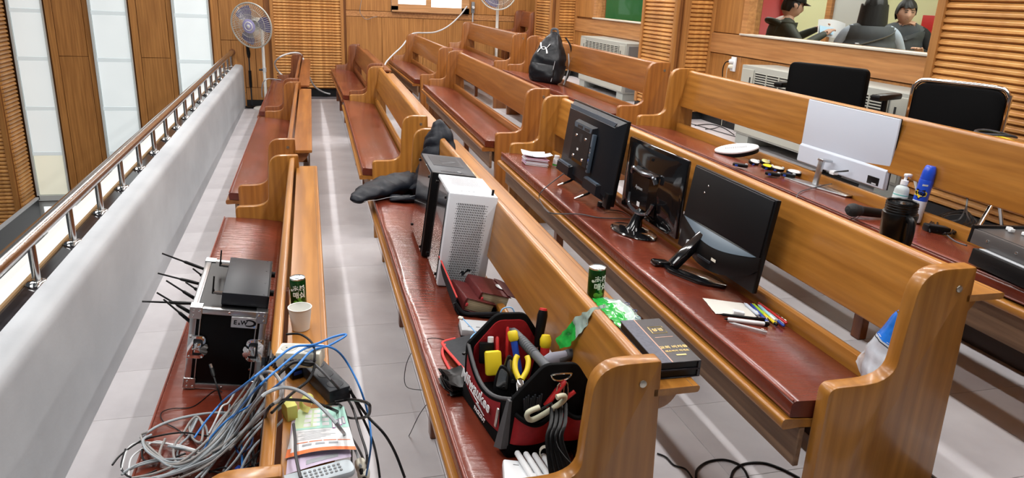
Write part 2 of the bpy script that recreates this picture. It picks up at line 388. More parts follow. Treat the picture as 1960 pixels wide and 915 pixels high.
# ---- back wall with two viewing windows into the cry room
sz = 1.562
def wl_panel(y0, y1, z0, z1, m='wall', d=.02, name='wall_panel', x=XW):
    return obj(name, MB().rbox(x-d, x, y0+.003, y1-.003, z0+.003, z1-.003, .003, 1), W[m], wb)
wbm = MB()
for (a, b) in ((YC[2][0]-3, 3.81), (5.90, 7.95), (9.50, YW)): wbm.box(XW, XW+.12, a, b, .5, 4.2)
for (a, b) in ((3.81, 5.90), (7.95, 9.50)): wbm.box(XW, XW+.12, a, b, .5, sz-.03); wbm.box(XW, XW+.12, a, b, 2.45, 4.2)
wb = struct('wall_back', wbm, W['walld'])
for a, b in ((3.46, 4.3), (4.3, 5.15), (5.15, 5.9), (5.9, 6.49), (7.25, 8.0), (8.0, 8.8), (8.8, 9.6), (9.6, 10.28), (11.05, 11.6), (11.6, YW)):
    wl_panel(a, b, .82, 1.37)
wl_panel(3.46, 6.49, 1.37, sz-.01, 'beam', .035, 'window_beam'); wl_panel(7.25, 10.28, 1.36, sz-.03, 'beam', .035, 'window_beam')
for a, b in ((5.96, 6.49), (9.56, 10.28), (7.25, 7.9), (3.46, 3.76)): wl_panel(a, b, sz-.01, 2.9)
wl_panel(11.05, YW, 1.37, 2.9, 'walld')
glass = mat('clear_glass', (.95, 1, .97), .02, trans=1, ior=1.05, spec=.3)
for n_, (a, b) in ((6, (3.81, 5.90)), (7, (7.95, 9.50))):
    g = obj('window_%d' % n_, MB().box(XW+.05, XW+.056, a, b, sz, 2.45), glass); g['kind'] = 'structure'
    obj('window_sill', MB().rbox(XW-.05, XW+.04, a-.04, b+.04, sz-.012, sz+.004, .003), mat('sill_highlight', (.62, .58, .50), .35), g)  # pale strip carries the bright highlight along the sill in its colour
    obj('window_frame', MB().box(XW-.03, XW+.10, a-.05, a+.025, sz-.02, 2.45).box(XW-.03, XW+.10, b-.025, b+.05, sz-.02, 2.45).box(XW-.03, XW+.12, a-.05, b+.05, sz-.035, sz+.002), W['beam'], g)
# ---- cry room beyond
cream = mat('pale_green_wall', (.66, .68, .40), .7, emit=0)
struct('wall_cry_back', MB().box(6.6, 6.7, 2.0, 12.3, .7, 4.0), cream)
struct('wall_cry_side', MB().box(XW+.12, 6.6, 12.2, 12.3, .7, 4.0), cream)
struct('floor_cry_room', MB().box(XW+.12, 6.6, 2.0, 12.2, .60, .72), mat('cry_floor', (.45, .33, .2), .5))
struct('ceiling_cry_room', MB().box(XW+.12, 6.6, 2.0, 12.2, 3.2, 3.3), mat('cry_ceiling', (.8, .8, .78), .7))
# ---- ceilings and the rest of the nave
struct('ceiling', MB().box(-1.3, XW+.3, -4, YW+.1, 3.85, 3.95), mat('ceiling_white', (.75, .74, .70), .8))
struct('floor_nave', MB().box(-9, -1.3, -4, YW, -3.4, -3.3), mat('nave_floor', (.36, .27, .2), .5))
blackpanel = mat('matte_black_panel', (.018, .019, .022), .5)
bpn = thing('stage_screen', 'black panel with a grey top edge below the balcony', 'panel', (-3.96, 9.2, -3.3))
obj('board', MB().box(-.03, .0, -6, 2.85, 0, 1.92), blackpanel, bpn); obj('top_edge', MB().box(-.034, .008, -6, 2.85, 1.92, 1.95), lightgrey, bpn)
louver('louvred pine corner pillar beyond the tall blinds', -6.2, -4.04, 0, 0, -2.4, 4.0, 'x', 11.55, pitch=.055, frame_w=.06)
# the side of that pillar, slats running along y and facing the balcony (+x)
lp = thing('louver_panel', 'shadowed louvred pillar side next to the first tall blind', 'wall panel', (-4.030, 11.56, -2.4))
obj('backing', MB().box(-.04, 0, 0, .5, 0, 6.4), W['walld'], lp)
sm_ = MB().prism([(0, 0), (.03, .012), (.03, .035), (.006, .05), (0, .05)], 0, .5, 'y').mesh('slat', W['pine'], 30)
for k in range(116):
    o = bpy.data.objects.new('slat', sm_); COL.objects.link(o); o.parent = lp; o.location = (0, 0, k*.055)

# ================================================================ pews
TILT = R(7.1)
PANEL = round_poly([(0, .85, .008), (-.165, .85, .075), (-.178, .66, .04), (-.183, .545, .11), (-.372, .545, .03), (-.368, 0, 0), (.036, 0, 0)], 7)
BN = {}
LENG = {}
def pew(row, k, near, far, label, wk, apron=True, shelf=True):
    z = TZ[row]; n = Vector((near[0], near[1], z)); f = Vector((far[0], far[1], z)); L = (f-n).length; a = math.atan2(-(f.x-n.x), f.y-n.y)
    t = thing('church_pew', label, 'pew', n, (0, 0, a), 'pews in rows on the balcony'); BN[(row, k)] = t; LENG[(row, k)] = L
    T = .045
    pmn = MB().prism(PANEL, 0, T, 'y', bev=.006).mesh('end_panel', W[wk+'z'])
    scm = MB().lathe([(.0095, 0), (.009, .003), (.004, .004)], 12, M=Matrix.Rotation(R(90), 4, 'X')).mesh('bolt', screw_m)
    for y in (0, L-T):
        e = obj('end_panel', pmn, None, t, loc=(0, y, 0))
        b_ = obj('bolt', scm, None, e, loc=(-.045, -.0005 if y == 0 else T+.0005, .795))
        if y: b_.rotation_euler = (0, 0, math.pi)
    bw = .030
    obj('backrest', MB().prism(round_poly([(-.083, .603, .006), (-.049, .835, .012), (-.018, .840, .012), (-.050, .600, .006)], 4), T, L-T, 'y'), W[wk+'y'], t)
    obj('back_rail', MB().rbox(-.098, -.066, T, L-T, .40, .497, .008), W[wk+'y'], t)
    obj('seat_board', MB().prism(round_poly([(-.458, .440, .014), (-.10, .402, 0), (-.10, .380, 0), (-.40, .410, 0), (-.458, .408, .012)], 5), T, L-T, 'y'), W[wk+'y'], t)
    # cushion: softly rounded, slightly wavy slab
    cu = MB(); n_ = max(8, int(L/.09)); c0, c1 = -.437, -.104; y0, y1 = T+.004, L-T-.004
    sec = []
    rr = .016
    def top(x): return .492-(x-c0)*math.tan(TILT)
    for (x, dz) in ((c0+.002, -.047), (c0, -.036), (c0, -.014), (c0+.004, -.005), (c0+.012, -.001), (c0+.03, 0), (c0+.10, .004), (c0+.17, .005), (c0+.24, .004), (c1-.03, 0), (c1-.01, -.001), (c1-.002, -.006), (c1, -.016), (c1-.002, -.044)):
        sec.append((x, top(x)+dz))
    rows = []
    for i in range(n_+1):
        y = y0+(y1-y0)*i/n_; e = min(y-y0, y1-y); sh = max(0, 1-e/.02)
        row_ = []
        for (x, zz) in sec:
            w_ = noise.noise(Vector((x*7, y*3.1+row*9, row*3.7+ord(k))))*.0035
            row_.append((x+(0 if abs(x-c0) > .01 else w_*.8), y, zz+(w_ if -.43 < x < -.11 and zz > top(x)-.01 else 0)-sh*.004))
        rows.append(row_)
    m_ = len(sec); vs = [p for r_ in rows for p in r_]
    fs = [(i*m_+j, i*m_+(j+1) % m_, (i+1)*m_+(j+1) % m_, (i+1)*m_+j) for i in range(n_) for j in range(m_)] + [tuple(range(m_)), tuple(n_*m_+j for j in range(m_))[::-1]]
    cu.add(vs, fs); c_ = obj('cushion', cu, vinyl, t, smooth=50)
    obj('piping', MB().tube([(c0+.004, y0, top(c0)-.003), (c0+.004, y1, top(c0)-.003)], .0035, 6).tube([(c0+.003, y0, top(c0)-.043), (c0+.003, y1, top(c0)-.043)], .0035, 6), piping, c_)
    if apron: obj('apron', MB().rbox(-.402, -.384, T, L-T, .288, .408, .003, 1), W['apron'], t)
    if shelf:
        s_ = obj('book_shelf', MB().prism(round_poly([(-.012, .757, 0), (.106, .757, .008), (.108, .775, .008), (-.012, .775, 0)], 3), 0, L, 'y'), W[wk+'y'], t)
        obj('shelf_groove', MB().box(.088, .0895, .002, L-.002, .7752, .7756), W['apron'], s_)
        br = MB().prism(round_poly([(-.01, .757, 0), (.088, .757, 0), (.084, .735, .02), (.058, .695, .03), (.016, .685, .01), (-.01, .60, 0)], 4), 0, .026, 'y', bev=.003).mesh('shelf_bracket', W[wk+'z'])
        for y in ((.0+.05), L/2, L-.08): obj('shelf_bracket', br, None, t, loc=(.0, y, 0))
    lg = MB().rbox(-.375, -.335, 0, .05, 0, .40, .004, 1).mesh('leg', W['Cz']); lg2 = MB().rbox(-.10, -.055, 0, .05, 0, .40, .004, 1).mesh('leg', W['Cz'])
    for y in (L*.34, L*.67): obj('leg', lg, None, t, loc=(0, y, 0)); obj('leg', lg2, None, t, loc=(0, y, 0))
    return t
pew(0, 'A', (-.086, 1.345), (-.078, 4.50), 'honey wooden pew with the flight case on its seat', 'A')
pew(0, 'B', (-.103, 4.965), (-.081, 8.14), 'empty wooden pew by the parapet behind the pew with the flight case', 'B')
pew(0, 'C', (-.098, 8.42), (-.062, 11.58), 'dark wooden pew beside the white fan with a cable on its back', 'C')
pew(1, 'A', (.770, 1.392), (.773, 4.49), 'honey wooden pew with two computer towers and a tool bag', 'A')
pew(1, 'B', (.764, 4.938), (.796, 8.30), 'empty wooden pew with creased shiny red cushion behind the dark jacket', 'A')
pew(1, 'C', (.812, 8.62), (.770, 11.66), 'dark wooden pew in front of the end wall panelling, by the louvred panel', 'C')
pew(2, 'A', (1.602, 1.366), (1.610, 4.56), 'honey wooden pew with three black monitors standing on its seat', 'A')
pew(2, 'B', (1.600, 4.878), (1.640, 8.15), 'empty wooden pew in front of the backpack, behind the paper stack', 'B')
pew(2, 'C', (1.610, 8.56), (1.575, 11.2), 'short wooden pew with a white cable running over its back', 'B')
pew(3, 'A', (2.465, 1.05), (2.455, 4.50), 'honey wooden pew with the white monitor and audio mixer', 'A')
pew(3, 'B', (2.490, 4.884), (2.470, 7.95), 'wooden pew with a black backpack on its seat', 'B')
pew(3, 'C', (2.425, 8.35), (2.43, 11.30), 'wooden pew below the wall socket, in front of the second fan', 'B')
pew(4, 'C', (3.42, 11.10), (3.42, 11.98), 'dark wooden pew against the corner behind the second fan', 'C', shelf=False)
def seat_plane(row):
    x = XR[row]-.437; z = TZ[row]+.496
    return Vector((x, 0, z)), Vector((math.sin(TILT), 0, math.cos(TILT)))
def on_seat(row, x, y):
    p, n = seat_plane(row); return pxp(x, y, p, n)
def seat_z(row, X): return TZ[row]+.496-(X-(XR[row]-.437))*math.tan(TILT)
def shelf_z(row): return TZ[row]+.7756
# ================================================================ helpers for things standing on the pews
SEATR = Matrix.Rotation(TILT, 3, 'Y')
def seat_pt(row, X, Y, lift=0):
    n = seat_plane(row)[1]; return Vector((X, Y, seat_z(row, X))) + n*lift
def sl(row, x, y, l=0):
    p, n = seat_plane(row); return pxp(x, y, p+n*l, n)
def ST(name, label, cat, row, loc, yaw=0, group=None, lift=0.0005):
    n = seat_plane(row)[1]
    return thing(name, label, cat, Vector(loc)+n*lift, SEATR @ Matrix.Rotation(yaw, 3, 'Z'), group)
def LT(t, p): return t.matrix_basis.inverted() @ Vector(p)
def cable(label, pts, r, m, name='cable', group=None, n=6, cat='cable', flat=1.0, tip=None):
    """a loose cable through world points; first point is the origin of the thing"""
    P = smooth_path(pts, n); o = P[0].copy(); low = min(p.z for p in P)
    mb = MB().tube([p-o for p in P], r, 7, flat=flat)
    c = obj(name, mb, m, None, loc=o); tag(c, label, cat, group); return c
cab_grey = mat('cable_grey', (.33, .365, .39), .45, var=.25, scale=6)
cab_warm = mat('cable_warm_grey', (.30, .285, .275), .5, var=.2, scale=6)
cab_white = mat('cable_white', (.60, .62, .63), .45)
cab_black = mat('cable_black', (.005, .005, .006), .42, spec=.3)
cab_dgrey = mat('cable_dark_grey', (.06, .06, .065), .45)
cab_blue = mat('cable_blue', (.03, .20, .58), .42)
cab_navy = mat('cable_navy', (.012, .05, .17), .42)
cab_lblue = mat('cable_light_blue', (.20, .45, .78), .42)
silver_p = mat('silver_plate', (.72, .72, .70), .3, .8)
# ---------------------------------------------------------------- flight case on the first pew
fc = ST('flight_case', 'black flight case with aluminium edges and butterfly latches', 'flight case', 0, seat_pt(0, -.337, 2.645), R(.5)); fc.rotation_euler = (Matrix.Rotation(TILT+R(2.6), 3, 'Y') @ Matrix.Rotation(R(.5), 3, 'Z')).to_euler()
w, l, h = .12, .238, .298
laminate = mat('black_laminate', (.003, .003, .0035), .35, spec=.2)
obj('body', MB().rbox(-w+.006, w-.006, -l+.006, l-.006, .002, h-.004, .003), laminate, fc)
def extr(a, b, sx, sy, ax):
    return MB().rbox(*a, *b)
E_ = .021
ee = []
for sx in (-1, 1):
    for sy in (-1, 1): ee.append((sx*w-(E_ if sx > 0 else 0), sx*w+(0 if sx > 0 else E_), sy*l-(E_ if sy > 0 else 0), sy*l+(0 if sy > 0 else E_), 0, h))
    for z0 in (0, h-E_): ee.append((sx*w-(E_ if sx > 0 else 0), sx*w+(0 if sx > 0 else E_), -l, l, z0, z0+E_))
for sy in (-1, 1):
    for z0 in (0, h-E_): ee.append((-w, w, sy*l-(E_ if sy > 0 else 0), sy*l+(0 if sy > 0 else E_), z0, z0+E_))
for (a, b, c, d, e, f) in ee: obj('edge_extrusion', MB().rbox(a, b, c, d, e, f, .003), alu, fc)
# lid seam ribs on the side that faces the aisle end
for x in (-w+.030, w-.034): obj('lid_seam', MB().rbox(x, x+.004, -l-.0015, -l+.004, E_, h-E_, .001, 1), alu, fc)
for sx in (-1, 1):
    for sy in (-1, 1):
        for z in (0, h):
            cb = MB(); zz = (0, .04) if z == 0 else (h-.04, h+.002); x0, x1 = sorted((sx*(w+.0025), sx*(w-.036))); y0, y1 = sorted((sy*(l+.0025), sy*(l-.036)))
            ya, yb = sorted((sy*(l+.0025), sy*(l-.002))); xa, xb = sorted((sx*(w+.0025), sx*(w-.002)))
            cb.rbox(x0, x1, ya, yb, *zz, .002, 1).rbox(xa, xb, y0, y1, *zz, .002, 1)
            zt = (h-.002, h+.0025) if z else (-.0, .002); cb.rbox(x0, x1, y0, y1, *zt, .001, 1)
            c_ = obj('corner_bracket', cb, alu, fc)
            for q in ((.010, .010), (.028, .010), (.010, .028)):
                rz = q[1] if z == 0 else h-q[1]
                obj('rivet', MB().lathe([(.0042, 0), (.0035, .002), (.0012, .003)], 10, M=Matrix.Translation((sx*(w-q[0]), sy*(l+.0025), rz)) @ Matrix.Rotation(R(90)*sy*-1, 4, 'X')), chrome, c_)
for k, x in enumerate((-w+.034, w-.034)):
    s = 1 if k == 0 else -1
    la = obj('butterfly_latch', MB().prism(round_poly([(x-.030*s-.004*s, .115, .004), (x+.022*s, .115, .02), (x+.022*s, .200, .02), (x-.034*s, .200, .004)]), -l-.003, -l-.0005, 'y', bev=.0008), chrome, fc)
    obj('dish', MB().prism(round_poly([(x-.016*s, .128, .004), (x+.014*s, .128, .012), (x+.014*s, .187, .012), (x-.016*s, .187, .004)]), -l-.0045, -l-.003, 'y'), darkgrey, la)
    obj('hook', MB().rbox(x-.012, x+.010, -l-.012, -l-.004, .140, .176, .003).rbox(x-.018, x-.004, -l-.014, -l-.004, .150, .158, .002), chrome, la)
    wing = MB().prism(round_poly([(0, -.006, .003), (.022, -.022, .008), (.028, -.006, .006), (.022, 0, .002), (.028, .006, .006), (.022, .024, .008), (0, .006, .003)]), -.001, .001, 'y')
    wing.v = [tuple(Matrix.Translation((x+.006*s, -l-.016, .152)) @ Matrix.Rotation(R(25)*s, 4, 'Z') @ Matrix.Scale(s, 4, (1, 0, 0)) @ Vector(v)) for v in wing.v]
    obj('wing', wing, chrome, la)
    for dz in (.122, .193):
        for dx in (-.026, .014): obj('rivet', MB().lathe([(.004, 0), (.003, .0022)], 10, M=Matrix.Translation((x+dx*s, -l-.003, dz)) @ Matrix.Rotation(R(90), 4, 'X')), chrome, la)
for dx, dz in ((.083, .085), (.083, .245), (0, .288), (0, .010)): obj('rivet', MB().lathe([(.0045, 0), (.0035, .0025)], 10, M=Matrix.Translation((dx, -l-.0005, dz)) @ Matrix.Rotation(R(90), 4, 'X')), chrome, fc)
plate = obj('name_plate', MB().rbox(.008, .092, -l-.0025, -l, .238, .277, .001, 1), silver_p, fc)
FR = lambda x, z: frame((x, -l-.0027, z), (1, 0, 0), (0, 0, 1))
letter('E', .021, black, plate, FR(.021, .257), bold=.0006); letter('&', .011, black, plate, FR(.0335, .253), bold=.0003); letter('W', .021, black, plate, FR(.049, .257), bold=.0006)
cr = []
for i in range(13): a = R(120-240*i/12); cr.append((.066+.022*math.cos(a), .257+.013*math.sin(a)))
for i in range(13): a = R(-112+224*i/12); cr.append((.061+.019*math.cos(a), .257+.0085*math.sin(a)))
obj('swoosh', MB().prism(cr, -l-.0032, -l-.0025, 'y'), black, plate)
obj('top_tray', MB().box(-w+.022, w-.022, -l+.022, l-.022, h-.004, h-.0015), laminate, fc)
# eight stubby aerials sticking out towards the parapet
for (tx, ty, bx, by, Y) in ((310, 485, 388, 518, 2.83), (302, 523, 386, 546, 2.72), (318, 537, 372, 580, 2.62), (300, 560, 364, 608, 2.56), (272, 577, 369, 580, 2.50), (313, 573, 362, 626, 2.48), (369, 514, 384, 537, 2.83), (355, 540, 374, 564, 2.70)):
    B = px(bx, by, X=fc.location.x-.115); B.y = Y; B = px(bx, by, Y=Y); T_ = px(tx, ty, Y=Y); d = T_-B; lb = LT(fc, B); lt = LT(fc, T_)
    lb.x = max(lb.x, -.10) if lb.x < -.115 else lb.x
    q = lambda t: lb.lerp(lt, t)
    obj('aerial', MB().tube([q(0), q(.3), q(.52), q(.56), q(1.0)], [.0045, .0062, .0058, .0034, .0030], 9), black, fc)
# ---------------------------------------------------------------- wireless receiver on the case
wr = ST('wireless_receiver', 'flat black wireless receiver with two short aerials lying on the flight case', 'receiver', 0, fc.matrix_basis @ Vector((.042, -.03, .2985)), R(1)); wr.rotation_euler = fc.rotation_euler
rm = mat('receiver_black', (.014, .016, .021), .42, spec=.35)
obj('body', MB().rbox(-.073, .073, -.175, .175, .003, .047, .002), rm, wr)
obj('front_panel', MB().rbox(.073, .078, -.178, .178, .003, .047, .001, 1), black, wr)
for y in (-.09, .09): obj('knob', MB().cyl((.078, y, .025), (.092, y, .025), .011, n=16), black, wr)
for y in (-.13, .135):
    c_ = obj('aerial_socket', MB().cyl((-.073, y, .026), (-.094, y, .026), .0065, n=12).cyl((-.094, y, .026), (-.104, y, .026), .0048, n=12), chrome, wr)
    obj('aerial', MB().tube([(-.104, y, .022), (-.104, y, .034), (-.105, y, .04), (-.106, y, .085)], [.0045, .0045, .003, .0026], 8), black, c_)
for y in (-.165, -.06, .06, .165): obj('screw', MB().lathe([(.003, 0), (.002, .001)], 8, M=Matrix.Translation((.06, y, .047))), darkgrey, wr)
for x in (-.06, .06):
    for y in (-.16, .16): obj('foot', MB().cyl((x, y, 0), (x, y, .003), .008, n=10), rubber, wr)
# ---------------------------------------------------------------- cans, cup
can_g = mat('can_green', (.012, .105, .014), .22, .35, col2=(.006, .045, .008), scale=18)
can_l = mat('can_leaf', (.10, .30, .03), .35)
alu_l = mat('can_lid', (.72, .74, .75), .22, .9)
prt_w = mat('print_white', (.82, .86, .80), .45)
def wrap(me, Rr, z, ang):
    for v in me.vertices: a = ang+v.co.x/Rr; rr = Rr+v.co.z+.0002; zz = z+v.co.y; v.co = Vector((rr*math.cos(a), rr*math.sin(a), zz))
def can(label, loc, face):
    t = thing('drink_can', label, 'can', loc, (0, 0, face), 'green plum drink cans')
    Rr, Hh = .0262, .104
    obj('body', MB().lathe([(.0225, 0), (.0238, .003), (Rr, .008), (Rr, .094), (.0250, .0985)], 32), can_g, t)
    ld = obj('lid', MB().lathe([(.0250, .0985), (.0255, .1005), (.0252, .1035), (.0240, .104), (.0232, .1015), (.0, .1015)], 32, cap=False), alu_l, t)
    obj('pull_tab', MB().prism(round_poly([(-.006, -.011, .005), (.006, -.011, .005), (.006, .009, .005), (-.006, .009, .005)]), .1017, .1028, 'z'), alu_l, ld)
    for s_, z in (('초록', .069), ('매실', .046)):
        me = text_mesh(s_, .0235, bold=.0007); wrap(me, Rr, z, R(-62)); me.materials.clear(); me.materials.append(prt_w); obj('lettering', me, None, t)
    for (a, z, r_) in ((-90, .020, .0085), (-72, .018, .0075), (-55, .022, .007), (-62, .034, .006)):
        me = MB().lathe([(r_, 0), (r_*.9, .0006), (0, .0008)], 14, cap=False).mesh('plum_print', can_l); wrap(me, Rr, z, R(a)); obj('plum_print', me, None, t)
    me = MB().lathe([(.0045, 0), (.0, .0004)], 14, cap=False).mesh('seal_print', prt_w); wrap(me, Rr, .064, R(-118)); obj('seal_print', me, None, t)
    return t
p = px(572, 585, Z=shelf_z(0)); can('green drink can behind the white paper cup', p, R(-20))
p = px(1139, 571, Z=shelf_z(1)); can('green drink can beside the green plastic wrapper', p, R(-18))
p = px(576, 629, Z=shelf_z(0))
cu_ = thing('paper_cup', 'white paper cup on the pew shelf beside a green can', 'cup', p)
cupm = mat('cup_paper', (.80, .80, .76), .55)
obj('wall', MB().lathe([(.0245, .003), (.0255, .0), (.0268, .001), (.0355, .074), (.0345, .074), (.0260, .006), (0, .006)], 36, cap=False), cupm, cu_)
obj('rim', MB().tube([(.0355*math.cos(a*math.pi/18), .0355*math.sin(a*math.pi/18), .074) for a in range(37)], .0016, 8), cupm, cu_)
# ---------------------------------------------------------------- power strips, adapters
def strip(label, p0, p1, z, wd, ht, m, nsock, sm_, name='power_strip'):
    d = Vector((p1[0]-p0[0], p1[1]-p0[1])); L = d.length; a = math.atan2(d.y, d.x)
    t = thing(name, label, 'power strip', (p0[0], p0[1], z), (0, 0, a))
    obj('body', MB().rbox(0, L, -wd/2, wd/2, 0, ht, .005), m, t)
    for k in range(nsock):
        x = L*(k+.5)/nsock
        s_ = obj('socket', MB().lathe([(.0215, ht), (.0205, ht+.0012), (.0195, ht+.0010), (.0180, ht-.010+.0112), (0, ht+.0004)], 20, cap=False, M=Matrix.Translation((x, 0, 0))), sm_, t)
        for sx in (-.007, .007): obj('pin_hole', MB().cyl((x+sx, 0, ht+.0003), (x+sx, 0, ht+.0009), .0027, n=8), black, s_)
    return t
sock_m = mat('socket_shaded', (.42, .41, .37), .5)  # darkened so the shallow sockets look like shaded cavities
Pa = px(534, 686, Z=.862); Pb = px(618, 690, Z=.862)
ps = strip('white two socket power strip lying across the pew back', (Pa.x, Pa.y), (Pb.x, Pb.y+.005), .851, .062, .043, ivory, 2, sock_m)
for k in range(9):
    x = .022+k*.0095; y = -.0315
    obj('pen_mark', MB().tube([(x, y, .016+RNG.random()*.006), (x+.003, y, .028), (x+.005, y, .018), (x+.007, y, .026)], .0009, 5), bluem, ps)
Pa = px(588, 720, Z=.78); Pb = px(640, 792, Z=.78)
strip('black power strip lying on the pew shelf under the cables', (-.048, 1.965), (.045, 1.735), .7765, .060, .040, darkgrey, 4, darkgrey)
def small_box(name, label, cat, loc, rot, s, m, b=.003, group=None):
    t = thing(name, label, cat, loc, rot, group); obj('case', MB().rbox(-s[0]/2, s[0]/2, -s[1]/2, s[1]/2, 0, s[2], b), m, t); return t
sb = small_box('power_adapter', 'small black adapter with a blue socket on the pew shelf', 'adapter', (-.072, 1.905, .7765), (0, 0, R(25)), (.034, .05, .03), black)
obj('port', MB().box(-.012, .012, -.0255, -.024, .012, .022), bluem, sb); obj('ribbed_end', MB().box(-.013, .013, .025, .03, .006, .024), midgrey, sb)
# ---------------------------------------------------------------- papers, tape, remote on the shelf
def sheet(name, label, corners, z, m, curl=0, nu=14, nv=10, thick=.0004, cat='flyer', group=None):
    """corners: 4 world xy (far-left, far-right, near-right, near-left)"""
    c = [Vector((x, y, 0)) for x, y in corners]; o = Vector((c[3].x, c[3].y, z))
    def fn(u, v):
        p = c[3].lerp(c[2], u).lerp(c[0].lerp(c[1], u), v); return Vector((p.x, p.y, z + curl*(math.sin(u*math.pi)*.6+.5*u*u)*(1-v)**1.5 + .001*math.sin(v*5+u*3)))-o
    t = thing(name, label, cat, o, group=group); s_ = obj('paper', MB().grid(fn, nu, nv, thick=thick), m, t, smooth=80); return t, fn, s_
def patch(t, fn, u0, u1, v0, v1, m, name='print', lift=.0006, n=6):
    return obj(name, MB().grid(lambda u, v: fn(u0+(u1-u0)*u, v0+(v1-v0)*v)+Vector((0, 0, lift)), n, n), m, t, smooth=80)
pap_w = mat('paper_white', (.76, .77, .78), .6); pap_l = mat('paper_lilac', (.56, .48, .62), .6); ink = mat('ink_grey', (.35, .37, .40), .6)
pr_mint = mat('print_mint', (.42, .72, .62), .6); pr_or = mat('print_orange', (.80, .20, .06), .6); pr_vio = mat('print_violet', (.30, .09, .30), .6); pr_lm = mat('print_lime', (.62, .76, .48), .6)
zc = shelf_z(0)+.001
c = [px(*q, Z=zc) for q in ((600, 785), (668, 800), (672, 860), (540, 905))]
t2, f2, s2 = sheet('flyer', 'lilac printed flyer underneath the orange edged flyer', [(-.075, 1.70), (.050, 1.70), (.058, 1.485), (-.085, 1.45)], zc, pap_l, .006); patch(s2, f2, .3, .8, .05, .12, ink, n=4)
t1, f1, s1 = sheet('flyer', 'white flyer with mint table and orange bottom edge', [(-.060, 1.715), (.052, 1.705), (.070, 1.495), (-.088, 1.505)], zc+.004, pap_w, .018)
patch(s1, f1, .0, 1, .0, .075, pr_or); patch(s1, f1, .0, .06, .0, .16, pr_or, n=4)
patch(s1, f1, .06, 1, .52, .995, pr_mint); patch(s1, f1, .0, .42, .56, .99, pr_lm, lift=.0007)
for i in range(4):
    for j in range(3): patch(s1, f1, .18+.17*j, .31+.17*j, .58+.10*i, .655+.10*i, pap_w, lift=.001, n=3)
for i in range(4): patch(s1, f1, .70+.065*i, .752+.065*i, .50+.03*i, .66+.03*i, pr_vio, lift=.0011, n=3); patch(s1, f1, .707+.065*i, .745+.065*i, .515+.03*i, .645+.03*i, pap_w, lift=.0014, n=3)
for k in range(4): patch(s1, f1, .10+.22*k, .30+.22*k, .225, .24, pr_or, n=4)
for k in range(7): patch(s1, f1, .12+(k % 3)*.05, .5+(k % 4)*.08, .29+.03*k, .296+.03*k, ink, n=3)
for k in range(3): patch(s1, f1, .22+.2*k, .36+.2*k, .15, .19, ink, n=3)
tape_y = mat('yellow_masking', (.72, .70, .18), .6, var=.1)
tp = thing('yellow_paper', 'folded block of pale yellow sticky notes beside the flyer', 'paper', (-.082, 1.69, .7775), (R(4), 0, R(20)))
obj('block', MB().rbox(-.012, .014, -.022, .022, 0, .042, .001, 1), tape_y, tp)
tp = thing('yellow_paper', 'loose curl of yellow tape lying on the flyer', 'paper', (-.040, 1.70, .7835), (0, 0, R(-15)))
def curlf(u, v): a = u*4.6; return (.016*math.cos(a)*(1+.4*u)+.01*u, -.014+.026*v, .022+.02*math.sin(a))
obj('strip', MB().grid(curlf, 22, 2, thick=.0006), tape_y, tp, smooth=80)
rmt = thing('remote_control', 'light grey remote control with many small buttons at the shelf end', 'remote', (-.022, 1.418, .7772), (0, 0, R(14)))
obj('body', MB().prism(round_poly([(-.105, -.026, .018), (.085, -.026, .02), (.085, .026, .02), (-.105, .026, .018)], 6), 0, .016, 'z', bev=.004), mat('remote_grey', (.44, .50, .54), .4), rmt)
bm_ = MB().lathe([(.0034, 0), (.0032, .002), (0, .0024)], 10, cap=False).mesh('button', midgrey)
for i in range(9):
    for j in range(3): obj('button', bm_, None, rmt, loc=(-.03+i*.0105, -.011+j*.011, .016))
